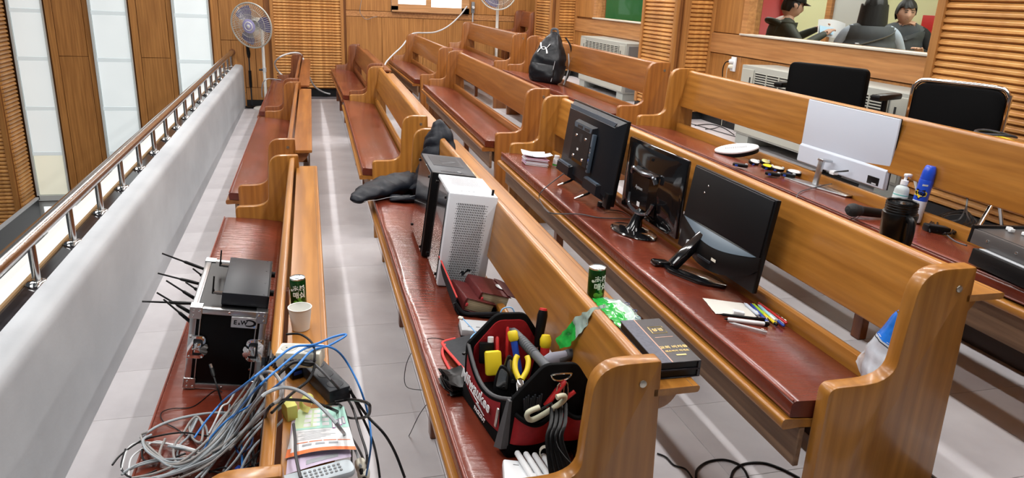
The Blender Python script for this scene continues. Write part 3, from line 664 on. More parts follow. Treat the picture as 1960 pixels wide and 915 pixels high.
# ---------------------------------------------------------------- the tangle of cables
S0 = lambda x, y, l_=.004: sl(0, x, y, l_)
def zp(x, y, z): return px(x, y, Z=z)
GG = 'grey cables tangled on the first pew'
gl = 'grey network cable in the tangle on the pew in front of the flight case'
paths = [
 [(252, 915, .01), (300, 905, .02), (352, 880, .04), (410, 830, .055), (460, 770, .06), (500, 715, .05), (517, 690, .06)],
 [(290, 915, .012), (340, 900, .03), (400, 860, .06), (450, 800, .07), (490, 745, .065), (512, 700, .07)],
 [(320, 915, .015), (380, 880, .05), (430, 830, .075), (470, 770, .07), (503, 715, .07)],
 [(275, 845, .01), (300, 868, .02), (335, 890, .03), (385, 878, .05), (430, 845, .06), (462, 800, .06), (478, 770, .05), (470, 765, .05), (448, 790, .05), (425, 850, .04), (395, 905, .03)],
 [(272, 835, .012), (305, 815, .015), (350, 800, .02), (410, 790, .03), (450, 793, .04), (460, 808, .05), (440, 845, .05), (400, 880, .05), (350, 905, .03)],
 [(290, 832, .03), (274, 842, .03), (280, 862, .03), (305, 880, .03), (325, 892, .03), (355, 890, .04), (400, 855, .06), (445, 795, .075), (478, 745, .07), (502, 705, .07)],
 [(372, 800, .02), (362, 815, .02), (370, 840, .02), (385, 845, .03), (388, 815, .04), (378, 798, .035), (366, 805, .03), (350, 830, .02), (335, 850, .02), (333, 875, .02), (348, 890, .03), (390, 870, .05), (430, 820, .06)],
 [(440, 700+75, .03), (432, 810, .03), (408, 850, .035), (403, 843, .03), (415, 812, .035), (445, 780, .05), (468, 765, .06)],
 [(385, 915, .03), (420, 870, .06), (452, 815, .08), (485, 755, .08), (506, 700, .085)],
 [(345, 915, .02), (398, 890, .055), (445, 850, .08), (490, 800, .08), (525, 770, .085)],
 [(420, 915, .03), (452, 880, .06), (482, 835, .075), (515, 800, .08), (540, 778, .085)],
 [(236, 905, .01), (262, 890, .01), (300, 880, .015), (350, 878, .03), (400, 868, .05), (450, 840, .07), (498, 800, .08)],
 [(316, 840, .02), (308, 858, .02), (306, 872, .02), (322, 888, .03), (362, 882, .05), (415, 840, .07), (455, 790, .08), (485, 748, .075)],
 [(455, 915, .04), (470, 880, .06), (490, 850, .07), (520, 825, .08), (545, 800, .09)],
 [(300, 915, .02), (360, 896, .045), (420, 866, .07), (474, 815, .08), (505, 770, .08), (520, 735, .085)],
 [(330, 858, .02), (360, 862, .03), (392, 868, .05), (430, 850, .07), (468, 805, .08), (497, 750, .08), (508, 718, .08)]]
for k, P_ in enumerate(paths): cable(gl, [S0(*q) for q in P_], .0036, cab_grey if k % 3 else cab_warm, group=GG)
rj = random.Random(21)
for k in range(12):
    P_ = paths[(k*5+1) % len(paths)]; dx, dy = rj.uniform(-10, 10), rj.uniform(-9, 9)
    Q_ = [(min(512, max(222, x+dx+rj.uniform(-5, 5))), min(916, y+dy+rj.uniform(-4, 4)), max(.006, l_*rj.uniform(.5, 1.15))) for x, y, l_ in P_]
    cable(gl, [S0(*q) for q in Q_], .0034, cab_grey if k % 4 else cab_warm, group=GG)
# the long grey cable arching over the pew back to the white plug
cable('thick grey power cable arching over the pew back to an ivory plug', [S0(400, 890, .05), S0(450, 830, .08), zp(492, 770, .90), zp(515, 750, .915), zp(545, 742, .91), zp(580, 752, .895), zp(620, 785, .87), zp(655, 825, .83), px(680, 862, X=.10), px(690, 893, X=.09)], .0042, cab_grey)
cable('grey cable looping up beside the power strip', [S0(470, 790, .06), zp(505, 745, .88), zp(500, 720, .90), zp(505, 712, .91), zp(525, 715, .91), zp(540, 738, .90), zp(536, 762, .885), zp(515, 780, .875), S0(480, 815, .10), S0(440, 860, .08)], .0042, cab_warm)
GW = 'white cables in the tangle'
cable('white cable at the edge of the cushion in the tangle', [S0(246, 912, .006), S0(250, 880, .006), S0(268, 862, .006), S0(300, 845, .008), S0(340, 855, .02), S0(375, 862, .03)], .0027, cab_white, group=GW)
cable('white cable at the edge of the cushion in the tangle', [S0(232, 900, .006), S0(243, 862, .006), S0(262, 848, .006), S0(300, 848, .01), S0(345, 853, .02), S0(385, 865, .03)], .0027, cab_white, group=GW)
cable('white tapered cable end pointing up towards the flight case', [S0(400, 830, .03), S0(415, 800, .05), S0(425, 778, .055), S0(438, 770, .05), S0(453, 745, .045)], [.003]*18+[.0034]*6+[.0012], cab_white, n=6)
for k, P_ in enumerate(([(215, 890, .004), (232, 870, .006), (268, 845, .01), (300, 835, .02), (350, 828, .03), (400, 835, .03)], [(240, 860, .006), (232, 890, .006), (240, 908, .006), (262, 914, .01), (300, 900, .02)], [(272, 860, .02), (275, 880, .01), (300, 882, .01), (320, 880, .015), (355, 868, .02)], [(445, 915, .02), (470, 890, .04), (500, 860, .05)], [(400, 905, .02), (430, 895, .04), (465, 905, .03), (480, 880, .04)], [(330, 912, .01), (380, 900, .03), (440, 905, .03), (500, 885, .03)])):
    cable('black cable lying under the grey tangle', [S0(*q) for q in P_], .0028, cab_black, group='black cables under the grey tangle')
cable('thin black cable with a loop trailing on the red cushion', [S0(425, 750, .004), S0(410, 748, .003), S0(370, 778, .003), S0(330, 782, .003), S0(309, 790, .003), S0(312, 806, .003), S0(340, 822, .003), S0(380, 850, .01)], .0016, cab_black)
hd = thing('cable', 'black display cable with an upright plug in front of the flight case', 'cable', S0(425, 770, .003))
pp = [S0(428, 800, .01), S0(424, 770, .02), sl(0, 417, 745, .06), sl(0, 410, 722, .085)]
obj('lead', MB().tube([q-hd.location for q in smooth_path(pp, 5)], .003, 8), cab_black, hd)
a_ = pp[-1]-hd.location; b_ = sl(0, 406, 706, .10)-hd.location; c_ = sl(0, 403, 697, .11)-hd.location
obj('plug', MB().tube([a_, a_.lerp(b_, .3), b_], [.004, .0075, .0075], 10), black, hd); obj('plug_tip', MB().tube([b_, c_], .006, 6, flat=.5), chrome, hd)
hd2 = thing('cable', 'dark cable with a plug leaning against the side of the flight case', 'cable', S0(470, 790, .005))
pp = [S0(470, 790, .02), S0(488, 745, .05), zp(502, 712, .80), zp(505, 700, .82)]
obj('lead', MB().tube([q-hd2.location for q in smooth_path(pp, 5)], .003, 8), cab_dgrey, hd2)
obj('plug', MB().tube([pp[-1]-hd2.location, zp(506, 684, .84)-hd2.location], [.0075, .008], 10), darkgrey, hd2)
# black leads bunched behind the case, along the pew back
for k in range(5):
    o_ = k*4
    cable('black lead running down between flight case and pew back', [zp(517+o_*.4, 655+o_*2, .80), zp(512+o_, 690+o_, .84), S0(500-o_, 730+o_*2, .09), S0(488-o_*.5, 780+o_*3, .05), S0(475+o_, 850+o_*4, .03), S0(455+o_*3, 914, .02)], .0032, (cab_black, cab_dgrey)[k % 2], group='black leads behind the flight case')
GB = 'blue network cables'
cable('bright blue network cable doubled back over the pew shelf', [S0(372, 838, .03), S0(395, 805, .06), S0(430, 765, .12), zp(470, 735, .90), zp(520, 695, .915), zp(560, 665, .915), zp(600, 660, .91), zp(632, 647, .905), zp(658, 640, .90), zp(660, 644, .90), zp(628, 662, .90), zp(596, 672, .90), zp(565, 705, .905), zp(530, 738, .91), S0(480, 775, .13), S0(440, 800, .11), S0(405, 835, .06), S0(390, 862, .03)], .0031, cab_blue)
nb = [S0(445, 800, .09), zp(490, 745, .89), zp(540, 700, .905), zp(575, 672, .905), zp(605, 662, .905), zp(640, 668, .89), px(665, 695, X=.07), px(690, 745, X=.10), px(706, 800, X=.12), px(710, 850, X=.12), px(703, 900, X=.115), px(700, 914, X=.115)]
cable('blue network cable hanging down beside the shelf into the aisle', nb, .0029, cab_blue)
cable('short blue cable in the tangle by the near pew end', [S0(462, 845, .05), S0(463, 870, .05), S0(464, 900, .05), S0(464, 915, .05)], .0032, cab_blue)
cable('short blue cable bent beside a blue plug in the tangle', [S0(484, 838, .06), S0(478, 855, .06), S0(460, 868, .055), S0(450, 855, .05), S0(446, 840, .05)], .0030, cab_navy)
t = thing('cable_plug', 'blue cable plug lying in the tangle', 'plug', S0(462, 905, .012), SEATR @ Matrix.Rotation(R(-30), 3, 'Z')); obj('shell', MB().rbox(-.018, .018, -.010, .010, 0, .016, .003), bluem, t); obj('collar', MB().rbox(.018, .03, -.007, .007, .002, .014, .002), chrome, t)
GK = 'black power leads hanging off the first pew'
BK = [[zp(640, 770, .80), zp(668, 765, .80), px(700, 770, X=.09), px(708, 782, X=.10), px(700, 798, X=.10), px(670, 800, X=.085), zp(640, 785, .825), zp(600, 770, .825), zp(560, 765, .86), zp(535, 768, .88), zp(510, 790, .87), S0(498, 850, .05), S0(480, 914, .04)],
      [zp(545, 700, .88), zp(590, 690, .88), zp(640, 735, .85), px(672, 775, X=.08), px(690, 830, X=.10), px(702, 870, X=.11), px(700, 895, X=.11)],
      [zp(530, 720, .89), zp(560, 695, .90), zp(590, 695, .89), zp(602, 700, .88), zp(590, 728, .86), zp(560, 752, .86), zp(520, 790, .87)],
      [px(670, 745, X=.07), px(690, 790, X=.10), px(712, 840, X=.13), px(722, 880, X=.15), px(727, 915, X=.155)],
      [px(670, 748, X=.07), px(702, 795, X=.11), px(735, 830, X=.15), px(757, 868, X=.18), px(775, 915, X=.20)],
      [zp(620, 778, .80), zp(650, 775, .81), px(664, 800, X=.075), px(672, 840, X=.085), px(673, 880, X=.09), px(673, 915, X=.09)],
      [zp(625, 790, .80), px(655, 815, X=.075), px(678, 845, X=.095), px(696, 880, X=.105), px(698, 895, X=.105)]]
for k, P_ in enumerate(BK): cable('black power lead looping off the pew shelf into the aisle', P_, .0037, cab_black if k != 1 else cab_dgrey, group=GK)
cable('black power lead wrapped round the white power strip', [zp(548, 640, .90), zp(575, 640, .905), zp(598, 658, .905), zp(602, 685, .89), zp(590, 700, .87), zp(530, 682, .875), zp(518, 700, .86)], .0031, cab_black)
cable('black lead lying over the flyer and the remote control', [zp(562, 812, .805), zp(565, 840, .808), zp(566, 870, .805), zp(573, 905, .802), zp(576, 915, .800)], .0036, cab_dgrey)
# two ivory plugs hanging at the aisle
for (x, y, X, lab, s) in ((690, 892, .093, 'small ivory plug hanging at the end of the grey cable', .8), (696, 908, .108, 'larger ivory two pin plug hanging beside the shelf', 1.0)):
    p = px(x, y, X=X); t = thing('power_plug', lab, 'plug', p, (R(90), R(20), R(0)))
    obj('shell', MB().lathe([(.0185*s, -.018), (.019*s, 0), (.017*s, .012), (.010*s, .02)], 16), ivory, t)
    for sx in (-.007, .007): obj('pin', MB().cyl((sx*s, 0, -.036*s), (sx*s, 0, -.017), .0022, n=8), chrome, t)
    obj('strain_relief', MB().cyl((0, 0, .02), (0, 0, .034), .006, .0045, n=10), black, t)
# ================================================================ second pew: jacket, towers, pouch, bibles, tool bag
def puffy(spine, wid, thk, nrm, npuff, seg=10, ring=18):
    """quilted padded tube: spine points, half widths, half thicknesses, normal of its flat side"""
    P = smooth_path(spine, seg); k = len(P); mb = MB(); vs = []
    def lerp(a, t): i = min(int(t*(len(a)-1)), len(a)-2); f = t*(len(a)-1)-i; return a[i]*(1-f)+a[i+1]*f
    for i, p in enumerate(P):
        t = i/(k-1); d = (P[min(i+1, k-1)]-P[max(i-1, 0)]).normalized(); n = Vector(nrm); n = (n-d*n.dot(d)).normalized(); s = d.cross(n)
        pf = .80+.20*min(1, 1.7*abs(math.sin(t*math.pi*npuff))); w_ = lerp(wid, t); h_ = lerp(thk, t)*pf
        if t < .03: h_ *= .5; w_ *= .8
        for j in range(ring):
            a = 2*math.pi*j/ring; q = p+s*(math.cos(a)*w_*(.96+.04*pf))+n*(math.sin(a)*h_)
            q += Vector((noise.noise(q*14), noise.noise(q*14+Vector((5, 2, 1))), noise.noise(q*14+Vector((1, 9, 3)))))*.014
            vs.append(q)
    fs = [(i*ring+j, i*ring+(j+1) % ring, (i+1)*ring+(j+1) % ring, (i+1)*ring+j) for i in range(k-1) for j in range(ring)] + [tuple(range(ring))[::-1], tuple((k-1)*ring+j for j in range(ring))]
    return mb.add(vs, fs)
padm = mat('jacket_nylon', (.0055, .0075, .013), .5, spec=.25, bump=.5, bscale=22, bdist=.006)
jk = thing('padded_jacket', 'dark navy padded jacket draped over the pew back and seat', 'jacket', seat_pt(1, .46, 4.12))
jo = jk.location
mb = puffy([Vector(q)-jo for q in (sl(1, 677, 384, .012), sl(1, 700, 372, .03), sl(1, 735, 358, .045), sl(1, 775, 350, .05), sl(1, 815, 345, .05))], [.03, .08, .115, .13, .14], [.014, .036, .055, .062, .07], (0, 0, 1), 8)
mb2 = puffy([Vector(q)-jo for q in (seat_pt(1, .60, 4.16, .05), Vector((.655, 4.20, .76)), Vector((.69, 4.26, .88)), Vector((.715, 4.31, .98)), Vector((.735, 4.36, 1.055)))], [.14, .13, .115, .09, .045], [.06, .065, .06, .05, .025], (-1, -.25, .2), 7)
mb3 = puffy([Vector(q)-jo for q in (Vector((.70, 4.16, .66)), Vector((.735, 4.20, .78)), Vector((.745, 4.24, .89)), Vector((.742, 4.30, 1.0)), Vector((.735, 4.36, 1.06)))], [.11, .11, .10, .08, .035], [.045, .05, .05, .045, .025], (-1, -.6, .2), 5)
obj('sleeve', mb, padm, jk, smooth=70); obj('body', mb2, padm, jk, smooth=70); obj('back_panel', mb3, padm, jk, smooth=70)
obj('lower_hem', puffy([Vector(q)-jo for q in (sl(1, 745, 378, .02), sl(1, 780, 380, .022), sl(1, 815, 380, .025))], [.03, .045, .05], [.012, .018, .02], (0, 0, 1), 3), padm, jk, smooth=70)
obj('reflective_seam', MB().tube(smooth_path([Vector(q)-jo for q in (sl(1, 690, 386, .012), sl(1, 720, 383, .02), sl(1, 750, 377, .03), sl(1, 785, 376, .04), sl(1, 805, 371, .05))], 5), .0014, 5), lightgrey, jk)
# ---------------------------------------------------------------- computer towers
def vent_holes(x0, x1, y0, y1, nx, ny, z, r):
    mb = MB()
    for i in range(nx):
        for j in range(ny):
            x = x0+(x1-x0)*(i+.5*(j % 2))/nx; y = y0+(y1-y0)*j/ny
            mb.add([(x+r*math.cos(a*math.pi/3), y+r*math.sin(a*math.pi/3), z) for a in range(6)], [(0, 1, 2, 3, 4, 5)])
    return mb
glass_blk = mat('tinted_glass', (.006, .006, .007), .03, coat=1)
def tower(label, X, Y, w_, d_, h_, body, topm, front):
    t = ST('computer_tower', label, 'computer', 1, seat_pt(1, X, Y), R(-1.5))
    w2, d2 = w_/2, d_/2
    obj('chassis', MB().rbox(-w2+.004, w2, -d2, d2, .012, h_, .003), body, t)
    for sx in (-1, 1):
        for sy in (-1, 1): obj('foot', MB().rbox(sx*w2*.72-.012, sx*w2*.72+.012, sy*d2*.75-.02, sy*d2*.75+.02, 0, .012, .003), rubber, t)
    gp = obj('side_glass', MB().rbox(-w2-.0005, -w2+.0045, -d2+.012, d2-.006, .02, h_-.008, .001, 1), glass_blk, t)
    for sy in (-1, 1):
        for z in (.04, h_-.03): obj('thumb_screw', MB().cyl((-w2-.0005, sy*(d2-.022), z), (-w2-.007, sy*(d2-.022), z), .0065, n=14), black, gp)
    v = obj('top_vent', MB().rbox(-w2+.03, w2-.03, -d2*.28, d2-.035, h_, h_+.0015, .0007, 1), topm, t)
    s_ = obj('vent_holes', vent_holes(-w2+.036, w2-.04, -d2*.25, d2-.045, 20, 30, h_+.0018, .0019), black, v, smooth=0); s_['kind'] = 'stuff'
    io = obj('top_ports', MB().rbox(-.055, .06, -d2+.022, -d2+.04, h_, h_+.001, .0004, 1), topm, t)
    for k in range(4): obj('port', MB().box(-.05+.018*k, -.038+.018*k, -d2+.028, -d2+.033, h_+.001, h_+.0014), black, io)
    return t
tw_w = mat('tower_white', (.74, .77, .82), .35); tw_k = mat('tower_black_metal', (.018, .023, .032), .45)
t = tower('white computer tower with perforated front and dark glass side', .583, 3.005, .205, .31, .405, tw_w, tw_w, True)
w2, d2 = .1025, .155
obj('front_frame', MB().rbox(-w2+.002, w2, -d2-.028, -d2, .004, .408, .008), tw_w, t)
sl_ = MB(); ny, nx = 33, 19
for j in range(ny):
    for i in range(nx):
        x = -.066+.135*(i+.5*(j % 2))/nx; z = .035+j*.0103
        if i == nx-1 and j % 2: continue
        edge = i < 1 or i > nx-3
        hh = .0014 if edge else .0040
        if abs(x-.012) < .022 and .06 < z < .085: continue
        sl_.add([(x-.0018, -d2-.0284, z-hh), (x+.0018, -d2-.0284, z-hh), (x+.0018, -d2-.0284, z+hh), (x-.0018, -d2-.0284, z+hh)], [(0, 1, 2, 3)])
o = obj('vent_slots', sl_, mat('slot_shadow', (.03, .032, .035), .8), t, smooth=0); o['kind'] = 'stuff'
obj('maker_mark', MB().prism([(-.004, .060), (.004, .060), (.016, .078), (.012, .083), (.024, .083), (.028, .076), (.034, .086), (.018, .090), (.006, .072), (.004, .080), (-.006, .080), (-.012, .068), (-.004, .071)], -d2-.0295, -d2-.028, 'y'), darkgrey, t)
obj('usb_stick', MB().rbox(.078, .088, -d2+.002, -d2+.008, .405, .430, .001, 1), black, t)
tb = tower('black computer tower with glossy glass side behind the white tower', .570, 3.40, .205, .40, .405, tw_k, tw_k, False)
obj('front_panel', MB().rbox(-.100, .1025, -.222, -.20, .006, .407, .006), black, tb)
obj('vent_triangle', MB().prism([(-.03, -.02), (.05, .05), (-.03, .06), (-.026, .056), (.038, .047), (-.026, -.010)], .4068, .4078, 'z'), midgrey, tb)
obj('power_button', MB().lathe([(.011, .405), (.010, .4085), (0, .409)], 16, cap=False, M=Matrix.Translation((.03, -.17, 0))), midgrey, tb)
# ---------------------------------------------------------------- open pouch with two bibles
neo = mat('neoprene_dark', (.012, .013, .016), .75, spec=.25, var=.2, scale=30); redtrim = mat('red_trim', (.52, .03, .025), .6)
po = ST('zip_pouch', 'black pouch with red trim holding two burgundy bibles', 'pouch', 1, seat_pt(1, .60, 2.66), R(-4))
prof = [(-.105, .085), (-.112, .060), (-.108, .025), (-.09, .003), (-.05, .0), (.05, .0), (.085, .004), (.100, .02), (.105, .040)]
def pf(u, v):
    i = min(int(u*(len(prof)-1)), len(prof)-2); f = u*(len(prof)-1)-i; x = prof[i][0]*(1-f)+prof[i+1][0]*f; z = prof[i][1]*(1-f)+prof[i+1][1]*f
    y = -.13+.27*v
    if u < .35: z += .02*v; y += .06*v*(1-u/.35); x -= .03*v*(1-u/.35)
    return (x*(1-.12*(1-v)), y, z*(.85+.3*v)+.001)
obj('shell', MB().grid(pf, 24, 10, thick=-.004), neo, po, smooth=60)
obj('red_edge', MB().tube([pf(0, v/10) for v in range(11)], .0035, 7), redtrim, po)
obj('front_lip', MB().tube(smooth_path([pf(.12, 0), (-.06, -.135, .016), (0, -.14, .018), (.06, -.135, .022), pf(.92, 0)], 6), [.008]*25, 8), neo, po)
bib = mat('burgundy_leather', (.115, .016, .016), .42, var=.25, scale=25, bump=.1, bscale=60, bdist=.001)
gilt = mat('gilt_pages', (.60, .53, .35), .5, .15, var=.45, scale=3, stretch=(1, 1, 160))
goldl = mat('gold_lettering', (.72, .55, .22), .35, .6)
def bible(label, loc, rot, w_=.125, l_=.195, h_=.052, flap=False, txt='성경'):
    t = thing('bible', label, 'book', loc, rot, 'burgundy bibles in the pouch')
    obj('pages', MB().rbox(-w_/2+.006, w_/2-.004, -l_/2+.004, l_/2-.004, .004, h_-.004, .003), gilt, t)
    cv = obj('cover', MB().rbox(-w_/2, w_/2+.003, -l_/2, l_/2, 0, .0035, .001, 1).rbox(-w_/2, w_/2+.003, -l_/2, l_/2, h_-.0035, h_, .001, 1).prism(round_poly([(-w_/2+.006, 0, .001), (-w_/2+.006, h_, .001), (-w_/2-.001, h_-.001, .006), (-w_/2-.006, h_/2, .016), (-w_/2-.001, .001, .006)], 4), -l_/2, l_/2, 'y'), bib, t)
    for z_, s_ in ((.045, .011), (.028, .009)): letter(txt[:1] if z_ > .03 else txt[1:], s_, goldl, cv, frame((-w_/2-.0015, l_*.22-(.0 if z_ > .03 else .014), h_*.68), (0, -1, 0), (.5, 0, .86)))
    obj('ribbon_end', MB().rbox(-w_/2+.004, -w_/2+.014, -l_/2-.004, -l_/2+.004, h_*.35, h_*.62, .003), mat('ribbon_red', (.55, .05, .06), .6), t)
    if flap:
        def ff(u, v): return (w_/2-.012+.065*u, -l_/2+.004+(l_-.008)*v, h_+.001-.012*u*u+.004)
        fl_ = obj('cover_flap', MB().grid(ff, 8, 3, thick=.002), bib, t, smooth=60)
        obj('oval_sticker', MB().lathe([(.026, h_+.0045), (0, h_+.0048)], 24, cap=False, M=Matrix.Translation((.045, -.0, 0)) @ Matrix.Scale(.62, 4, (1, 0, 0))), pap_w, t)
    return t
Bq = lambda yaw, roll, pitch=0: SEATR @ Matrix.Rotation(yaw, 3, 'Z') @ Matrix.Rotation(roll, 3, 'Y') @ Matrix.Rotation(pitch, 3, 'X')
bible('burgundy bible lying deepest in the black pouch', seat_pt(1, .575, 2.635, .012), Bq(R(6), R(14)))
bible('burgundy bible with a white oval sticker on its open flap', seat_pt(1, .645, 2.665, .030), Bq(R(4), R(10)), flap=True)
# white lead plug and cables by the pouch
sw = ST('network_switch', 'flat grey white network box beside the tool bag', 'network box', 1, seat_pt(1, .565, 2.385), R(-6))
obj('case', MB().rbox(-.075, .075, -.05, .05, .003, .030, .003), lightgrey, sw); obj('dark_base', MB().rbox(-.076, .076, -.052, .052, 0, .008, .002), black, sw)
for k in range(2): obj('label_slot', MB().box(-.05+.03*k, -.036+.03*k, -.02, -.012, .030, .0305), midgrey, sw)
# ---------------------------------------------------------------- grey strap mat with red edge, black strap roll
def matf(u, v):
    a = seat_pt(1, .405, 2.275, .012); b = seat_pt(1, .60, 2.33, .035); c = seat_pt(1, .585, 2.02, .075); d = seat_pt(1, .445, 1.98, .03)
    return d.lerp(c, u).lerp(a.lerp(b, u), v) + Vector((0, 0, .012*math.sin(u*3.1)*math.sin(v*2.6)))
gm = thing('felt_mat', 'charcoal felt flap with red edging beside the tool bag', 'mat', seat_pt(1, .405, 2.28))
felt = mat('charcoal_felt', (.040, .043, .048), .9, var=.2, scale=60)
obj('felt', MB().grid(lambda u, v: matf(u, v)-gm.location, 12, 12, thick=.005), felt, gm, smooth=60)
obj('red_edging', MB().tube(smooth_path([q-gm.location for q in (matf(.25, 1), matf(.02, 1), matf(-.02, .85), matf(-.01, .5), matf(0, .0), seat_pt(1, .435, 1.90, .03))], 6), .0055, 8, flat=.6), redtrim, gm)
obj('red_fold', MB().tube(smooth_path([q-gm.location for q in (matf(.02, .93), seat_pt(1, .395, 2.20, .004), seat_pt(1, .405, 2.05, .004), seat_pt(1, .425, 1.93, .012))], 6), .005, 8, flat=.6), redtrim, gm)
br_ = ST('strap_roll', 'bunched black nylon strap on the cushion by the tool bag', 'strap', 1, seat_pt(1, .395, 1.98), R(10))
for k in range(6): obj('fold', MB().grid(lambda u, v: (-.035+.075*u+.004*math.sin(v*6+k), -.055+.11*v, .004+.008*k+.010*math.sin(u*3.1+k*.7)+.004*math.sin(v*9+k*2)), 8, 8, thick=.003), black, br_, smooth=60)
# ---------------------------------------------------------------- tool bag
tbg = ST('tool_bag', 'red and black open top tool bag full of hand tools', 'tool bag', 1, seat_pt(1, .548, 1.790), R(9))
bagk = mat('bag_black_nylon', (.0035, .0035, .004), .8, spec=.15, var=.3, scale=80); bagr = mat('bag_red_nylon', (.40, .010, .016), .7, var=.15, scale=90, bump=.1, bscale=160, bdist=.001); bagd = mat('bag_red_dark', (.27, .007, .012), .75, var=.15, scale=90)
bagg = mat('bag_grey_trim', (.075, .075, .08), .7)
A, B_, = .125, .162
ep = round_poly([(-A+.012, 0, .02), (-A-.004, .175, .01), (-.048, .272, .02), (.048, .272, .02), (A+.004, .175, .01), (A-.012, 0, .02)], 4)
for s, nm in ((-1, 'near_panel'), (1, 'far_panel')):
    e = obj('end_panel', MB().prism(ep, s*B_-.007, s*B_+.007, 'y', bev=.004), bagk, tbg)
    if s == 1: obj('red_lining', MB().prism(round_poly([(-A+.03, .02, .02), (-A+.018, .168, .01), (-.045, .252, .02), (.045, .252, .02), (A-.018, .168, .01), (A-.03, .02, .02)], 4), B_-.011, B_-.006, 'y'), bagr, e)
for s in (-1, 1):
    def sidef(u, v, s=s):
        y = -B_+2*B_*u; top = .172-.055*math.sin(u*math.pi)*1.0; return (s*(A-.016+.018*v+.012*math.sin(u*math.pi)*math.sin(v*2.6)), y, .002+top*v)
    sd = obj('side_panel', MB().grid(sidef, 16, 8, thick=.007*s), bagk, tbg, smooth=60)
    if s < 0:
        def rp(u, v): q = sidef(.14+.80*u, .30+.62*v); return (q[0]-.0028, q[1], q[2])
        rpn = obj('red_panel', MB().grid(rp, 12, 6), bagd, sd, smooth=60)
        fr_ = frame((-A-.0105, .008, .088), (0, -1, 0), (-.10, 0, 1))
        # white script maker's name with lightning bolt, running along the panel
        letter('Milwaukee', .050, white, rpn, frame((-A-.0155, .035, .095), (0, -1, .0), (-.10, 0, 1)), bold=.0012, shear=.35)
        obj('bolt_mark', MB().prism([(-.05, .060), (.005, .064), (-.006, .073), (.07, .080), (.0, .073-.002), (.012, .066-.001)], -A-.0165, -A-.0145, 'x'), white, rpn)
        letter('PACKOUT', .017, white, rpn, frame((-A-.015, -.02, .047), (0, -1, 0), (-.10, 0, 1)), bold=.0006, shear=.2)
        obj('zip_pull', MB().rbox(-A-.016, -A-.010, -B_+.035, -B_+.045, .070, .125, .002), silver_p, sd)
        obj('corner_trim', MB().prism([(-B_+.035, .012), (-B_-.006, .03), (-B_-.006, .172), (-B_+.008, .172)], -A-.010, -A+.01, 'x'), bagg, tbg)
        obj('rim_band', MB().tube([Vector(sidef(k/12, 1))+Vector((.004, 0, 0)) for k in range(13)], .0055, 8), bagg, sd)
obj('base', MB().rbox(-A+.004, A-.004, -B_-.010, B_+.006, .0, .048, .012), bagk, tbg)
# pockets on the near panel
for (x0, x1, dz) in ((-.112, -.004, 0), (.020, .118, .01)):
    def pk(u, v, x0=x0, x1=x1): return (x0+(x1-x0)*u, -B_-.008-.026*math.sin(u*math.pi)**.6*(.6+.4*v), .046+.088*v-.022*math.sin(u*math.pi)*v+dz*v)
    pc = obj('pocket', MB().grid(pk, 14, 8, thick=.004), bagr, tbg, smooth=60)
    obj('pocket_edge', MB().tube([pk(k/14, 1) for k in range(15)], .0062, 8), bagk, pc)
obj('pocket_divider', MB().rbox(-.006, .022, -B_-.020, -B_-.006, .04, .13, .004), bagk, tbg)
hp = smooth_path([(0, -B_+.012, .215), (0, -B_+.05, .225), (0, 0, .226), (0, B_-.05, .226), (0, B_-.008, .215)], 12)
gr = mat('handle_grey', (.085, .09, .10), .6)
hn = obj('handle', MB().tube(hp, [.0135 if 8 < i < len(hp)-9 else .010 for i in range(len(hp))], 14), gr, tbg)
for k in range(9): y = -.02+k*.011; obj('grip_ring', MB().lathe([(.0138, -.0025), (.0154, 0), (.0138, .0025)], 16, M=Matrix.Translation((0, y, .2262)) @ Matrix.Rotation(R(90), 4, 'X'), cap=False), gr, hn)
rg = obj('d_ring', MB().tube([(.03*math.cos(a), -B_-.014-.003*math.sin(a), .246+(.020*math.sin(a) if math.sin(a) < 0 else .004*math.sin(a))) for a in [2*math.pi*k/28 for k in range(29)]], .0028, 8), chrome, tbg)
def inbag(x, y, z): return tbg.matrix_basis @ Vector((x, y, z))
def tool(name, label, cat, base, top, build, group=None):
    """base/top in bag coordinates; build(mb-frame) adds parts in a local frame with z from base to top"""
    b, t_ = inbag(*base), inbag(*top); d = (t_-b); L = d.length; q = d.to_track_quat('Z', 'Y').to_matrix()
    t = thing(name, label, cat, b, q, group); build(t, L); return t
def tape(t, L):
    obj('case', MB().rbox(-.023, .023, -.014, .014, 0, L, .006), yellow, t); obj('belt_plate', MB().rbox(-.020, .020, -.019, -.016, L*.12, L*.62, .002), yellow, t); obj('clip', MB().rbox(-.014, .014, -.022, -.018, -.002, L*.30, .002), chrome, t)
tool('tape_measure', 'yellow tape measure in the tool bag', 'tape measure', (-.082, .045, .13), (-.086, .070, .195), tape)
def marker(t, L): obj('barrel', MB().tube([(0, 0, 0), (0, 0, L*.82)], [.0085, .0105], 10), bluem, t); obj('cap', MB().tube([(0, 0, L*.80), (0, 0, L*.84), (0, 0, L*.97), (0, 0, L)], [.011, .0150, .0150, .011], 14), yellow, t)
tool('screwdriver', 'blue screwdriver with a yellow cap in the tool bag', 'screwdriver', (-.012, .0, .12), (-.030, .08, .252), marker)
def red_h(t, L): obj('grip', MB().tube([(0, 0, 0), (.002, 0, L*.4), (0, 0, L*.95), (0, 0, L)], [.008, .0095, .0085, .005], 10, flat=.6), redm, t)
tool('pliers', 'red handled pliers standing beside the tape measure', 'pliers', (-.052, .07, .11), (-.054, .12, .215), red_h)
tool('pliers', 'red handled pliers behind the blue screwdriver', 'pliers', (-.015, .09, .11), (-.020, .13, .240), red_h)
